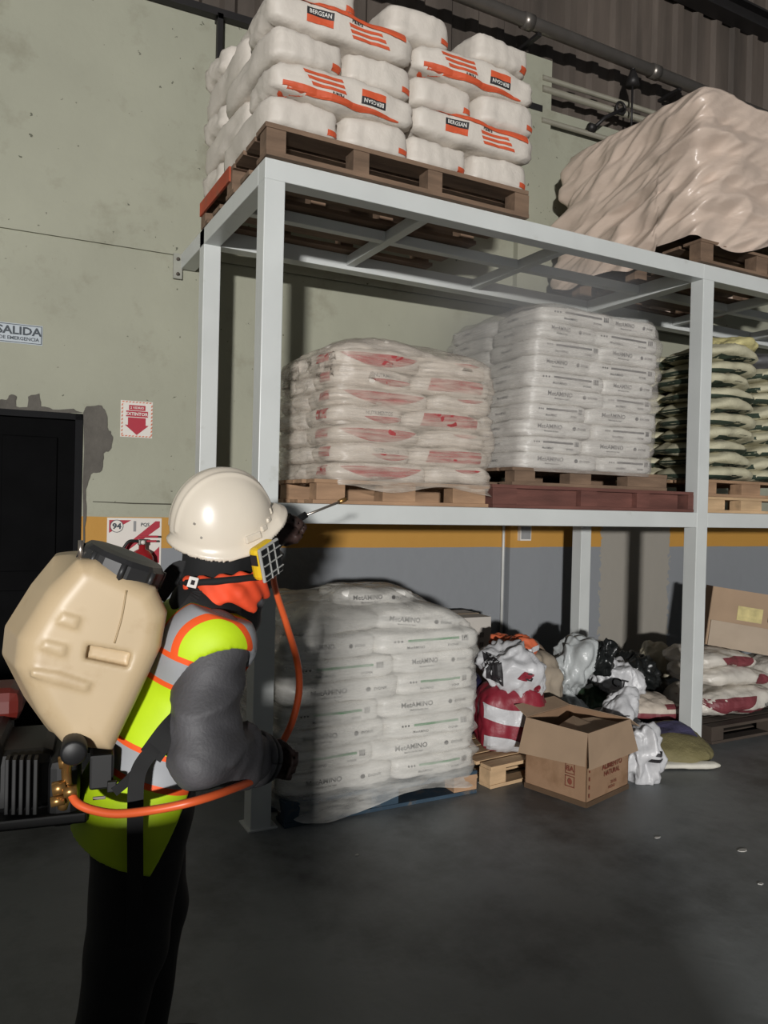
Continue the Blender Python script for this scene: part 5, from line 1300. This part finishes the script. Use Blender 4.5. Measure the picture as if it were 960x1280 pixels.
# rigid neighbours: (matrix into local box frame, box, allowed exits)
SOLID = []
def solid(o, lo, hi, faces): SOLID.append((np.array(o.matrix_world.inverted()), np.array(o.matrix_world), np.array(lo, float), np.array(hi, float), faces))
for t_, LX_, LY_, H_ in PALLETS: solid(t_, (-.01, -.01, -.2), (LX_+.01, LY_+.01, H_), 'Z')
solid(bx, (-.006, -.006, -.1), (A_+.006, B_+.006, Hb), 'xXyY'); solid(cb, (-.004, -.014, 0), (cw+.004, cdp+.004, ch), 'z')
for k_ in [c for c in rack.children if c.name.split('.')[0] == 'post']:
    vs_ = np.array([v.co[:] for v in k_.data.vertices]); solid(k_, vs_.min(0), vs_.max(0), 'xXyY')
def push_solids(P, skip=None):
    for Mi, Mw, lo, hi, fc in SOLID:
        if fc == 'z' and skip: continue
        L = P@Mi[:3, :3].T+Mi[:3, 3]; ins = np.all((L > lo) & (L < hi), axis=1)
        if not ins.any(): continue
        Q = L[ins]
        if fc == 'Z': ok = Q[:, 2] > hi[2]-.11; Q[ok, 2] = hi[2]
        elif fc == 'z': ok = Q[:, 2] < lo[2]+.12; Q[ok, 2] = lo[2]
        else:
            D_ = np.stack([Q[:, 0]-lo[0], hi[0]-Q[:, 0], Q[:, 1]-lo[1], hi[1]-Q[:, 1]], 1); m_ = D_.argmin(1)
            for a_, ax_, val in ((0, 0, lo[0]), (1, 0, hi[0]), (2, 1, lo[1]), (3, 1, hi[1])): Q[m_ == a_, ax_] = val
        L[ins] = Q; P[ins] = (L@Mw[:3, :3].T+Mw[:3, 3])[ins]
    P[:, 2] = np.maximum(P[:, 2], .001)
for it in range(4):
    T = [BVHTree.FromPolygons(p.tolist(), f) for p, f in zip(POS, TRI)]; LO = np.array([p.min(0) for p in POS]); HI = np.array([p.max(0) for p in POS])
    MV = [np.zeros_like(p) for p in POS]
    for i in range(len(SOFT)):
        near = np.where(np.all(LO < HI[i], axis=1) & np.all(HI > LO[i], axis=1))[0]
        for j in near:
            if j == i: continue
            idx = np.where(np.all((POS[i] > LO[j]) & (POS[i] < HI[j]), axis=1))[0]
            for k in idx:
                v = Vector(POS[i][k]); loc = inside(T[j], v, .2)
                if loc is None: continue
                d = (np.array(loc)-POS[i][k])*(.55 if it < 3 else .75)
                if d@d > MV[i][k]@MV[i][k]: MV[i][k] = d
    for i in range(len(SOFT)):
        POS[i] += MV[i]; push_solids(POS[i], SOFT[i].name == 'parcel')
for i, o in enumerate(SOFT):
    dw = POS[i]-ORIG[i]
    if np.abs(dw).max() < .0008: continue
    Mi = np.array(o.matrix_world.inverted()); old = np.array([v.co[:] for v in o.data.vertices]); new = POS[i]@Mi[:3, :3].T+Mi[:3, 3]
    me = o.data.copy(); me.vertices.foreach_set('co', new.ravel()); me.update(); o.data = me; dl = new-old
    if not o.children: continue
    kd = KDTree(len(old))
    for k, c in enumerate(old): kd.insert(c, k)
    kd.balance()
    for ch in o.children:
        if ch.name.split('.')[0] == 'hem': continue
        cv = np.array([v.co[:] for v in ch.data.vertices]); sh = np.zeros_like(cv)
        for k, c in enumerate(cv):
            ns = kd.find_n(c, 3); wsum = sum(1/(n_[2]+1e-4) for n_ in ns); sh[k] = sum(dl[n_[1]]/(n_[2]+1e-4) for n_ in ns)/wsum
        if np.abs(sh).max() > .0008:
            cm = ch.data.copy(); cm.vertices.foreach_set('co', (cv+sh).ravel()); cm.update(); ch.data = cm
# stretch film lies over the bags, never under their skin
for fo in [o for o in bpy.data.objects if o.name.split('.')[0] == 'stretch_film']:
    fv = np.array([v.co[:] for v in fo.data.vertices]); lo = fv.min(0); hi = fv.max(0); cx_, cy_ = (lo[0]+hi[0])/2, (lo[1]+hi[1])/2
    ids = [i for i, o in enumerate(SOFT) if o.name.startswith('feed_bag') and np.all(POS[i].mean(0) > lo) and np.all(POS[i].mean(0) < hi+np.array([0, 0, .15]))]
    V = []; F = []
    for i in ids:
        k = len(V); V += POS[i].tolist(); F += [tuple(a+k for a in f) for f in TRI[i]]
    bt = BVHTree.FromPolygons(V, F)
    for n_ in range(len(fv)):
        v = fv[n_]; hw_, hd_ = (hi[0]-lo[0])/2, (hi[1]-lo[1])/2; a, b = (v[0]-cx_)/hw_, (v[1]-cy_)/hd_
        if max(abs(a), abs(b)) > .72:
            nrm = Vector((a**5 if abs(a) > .3 else 0, b**5 if abs(b) > .3 else 0, 0))
            if nrm.length > 1e-6:
                nrm.normalize(); h = bt.ray_cast(Vector(v)+nrm*.16, -nrm, .16)
                if h[0] is not None: v = fv[n_] = np.array(h[0]+nrm*.008)
        if v[2] > hi[2]-.30:
            h = bt.ray_cast(Vector((v[0], v[1], v[2]+.25)), Vector((0, 0, -1)), .25)
            if h[0] is not None: fv[n_, 2] = h[0].z+.008
    fo.data.vertices.foreach_set('co', fv.ravel()); fo.data.update()
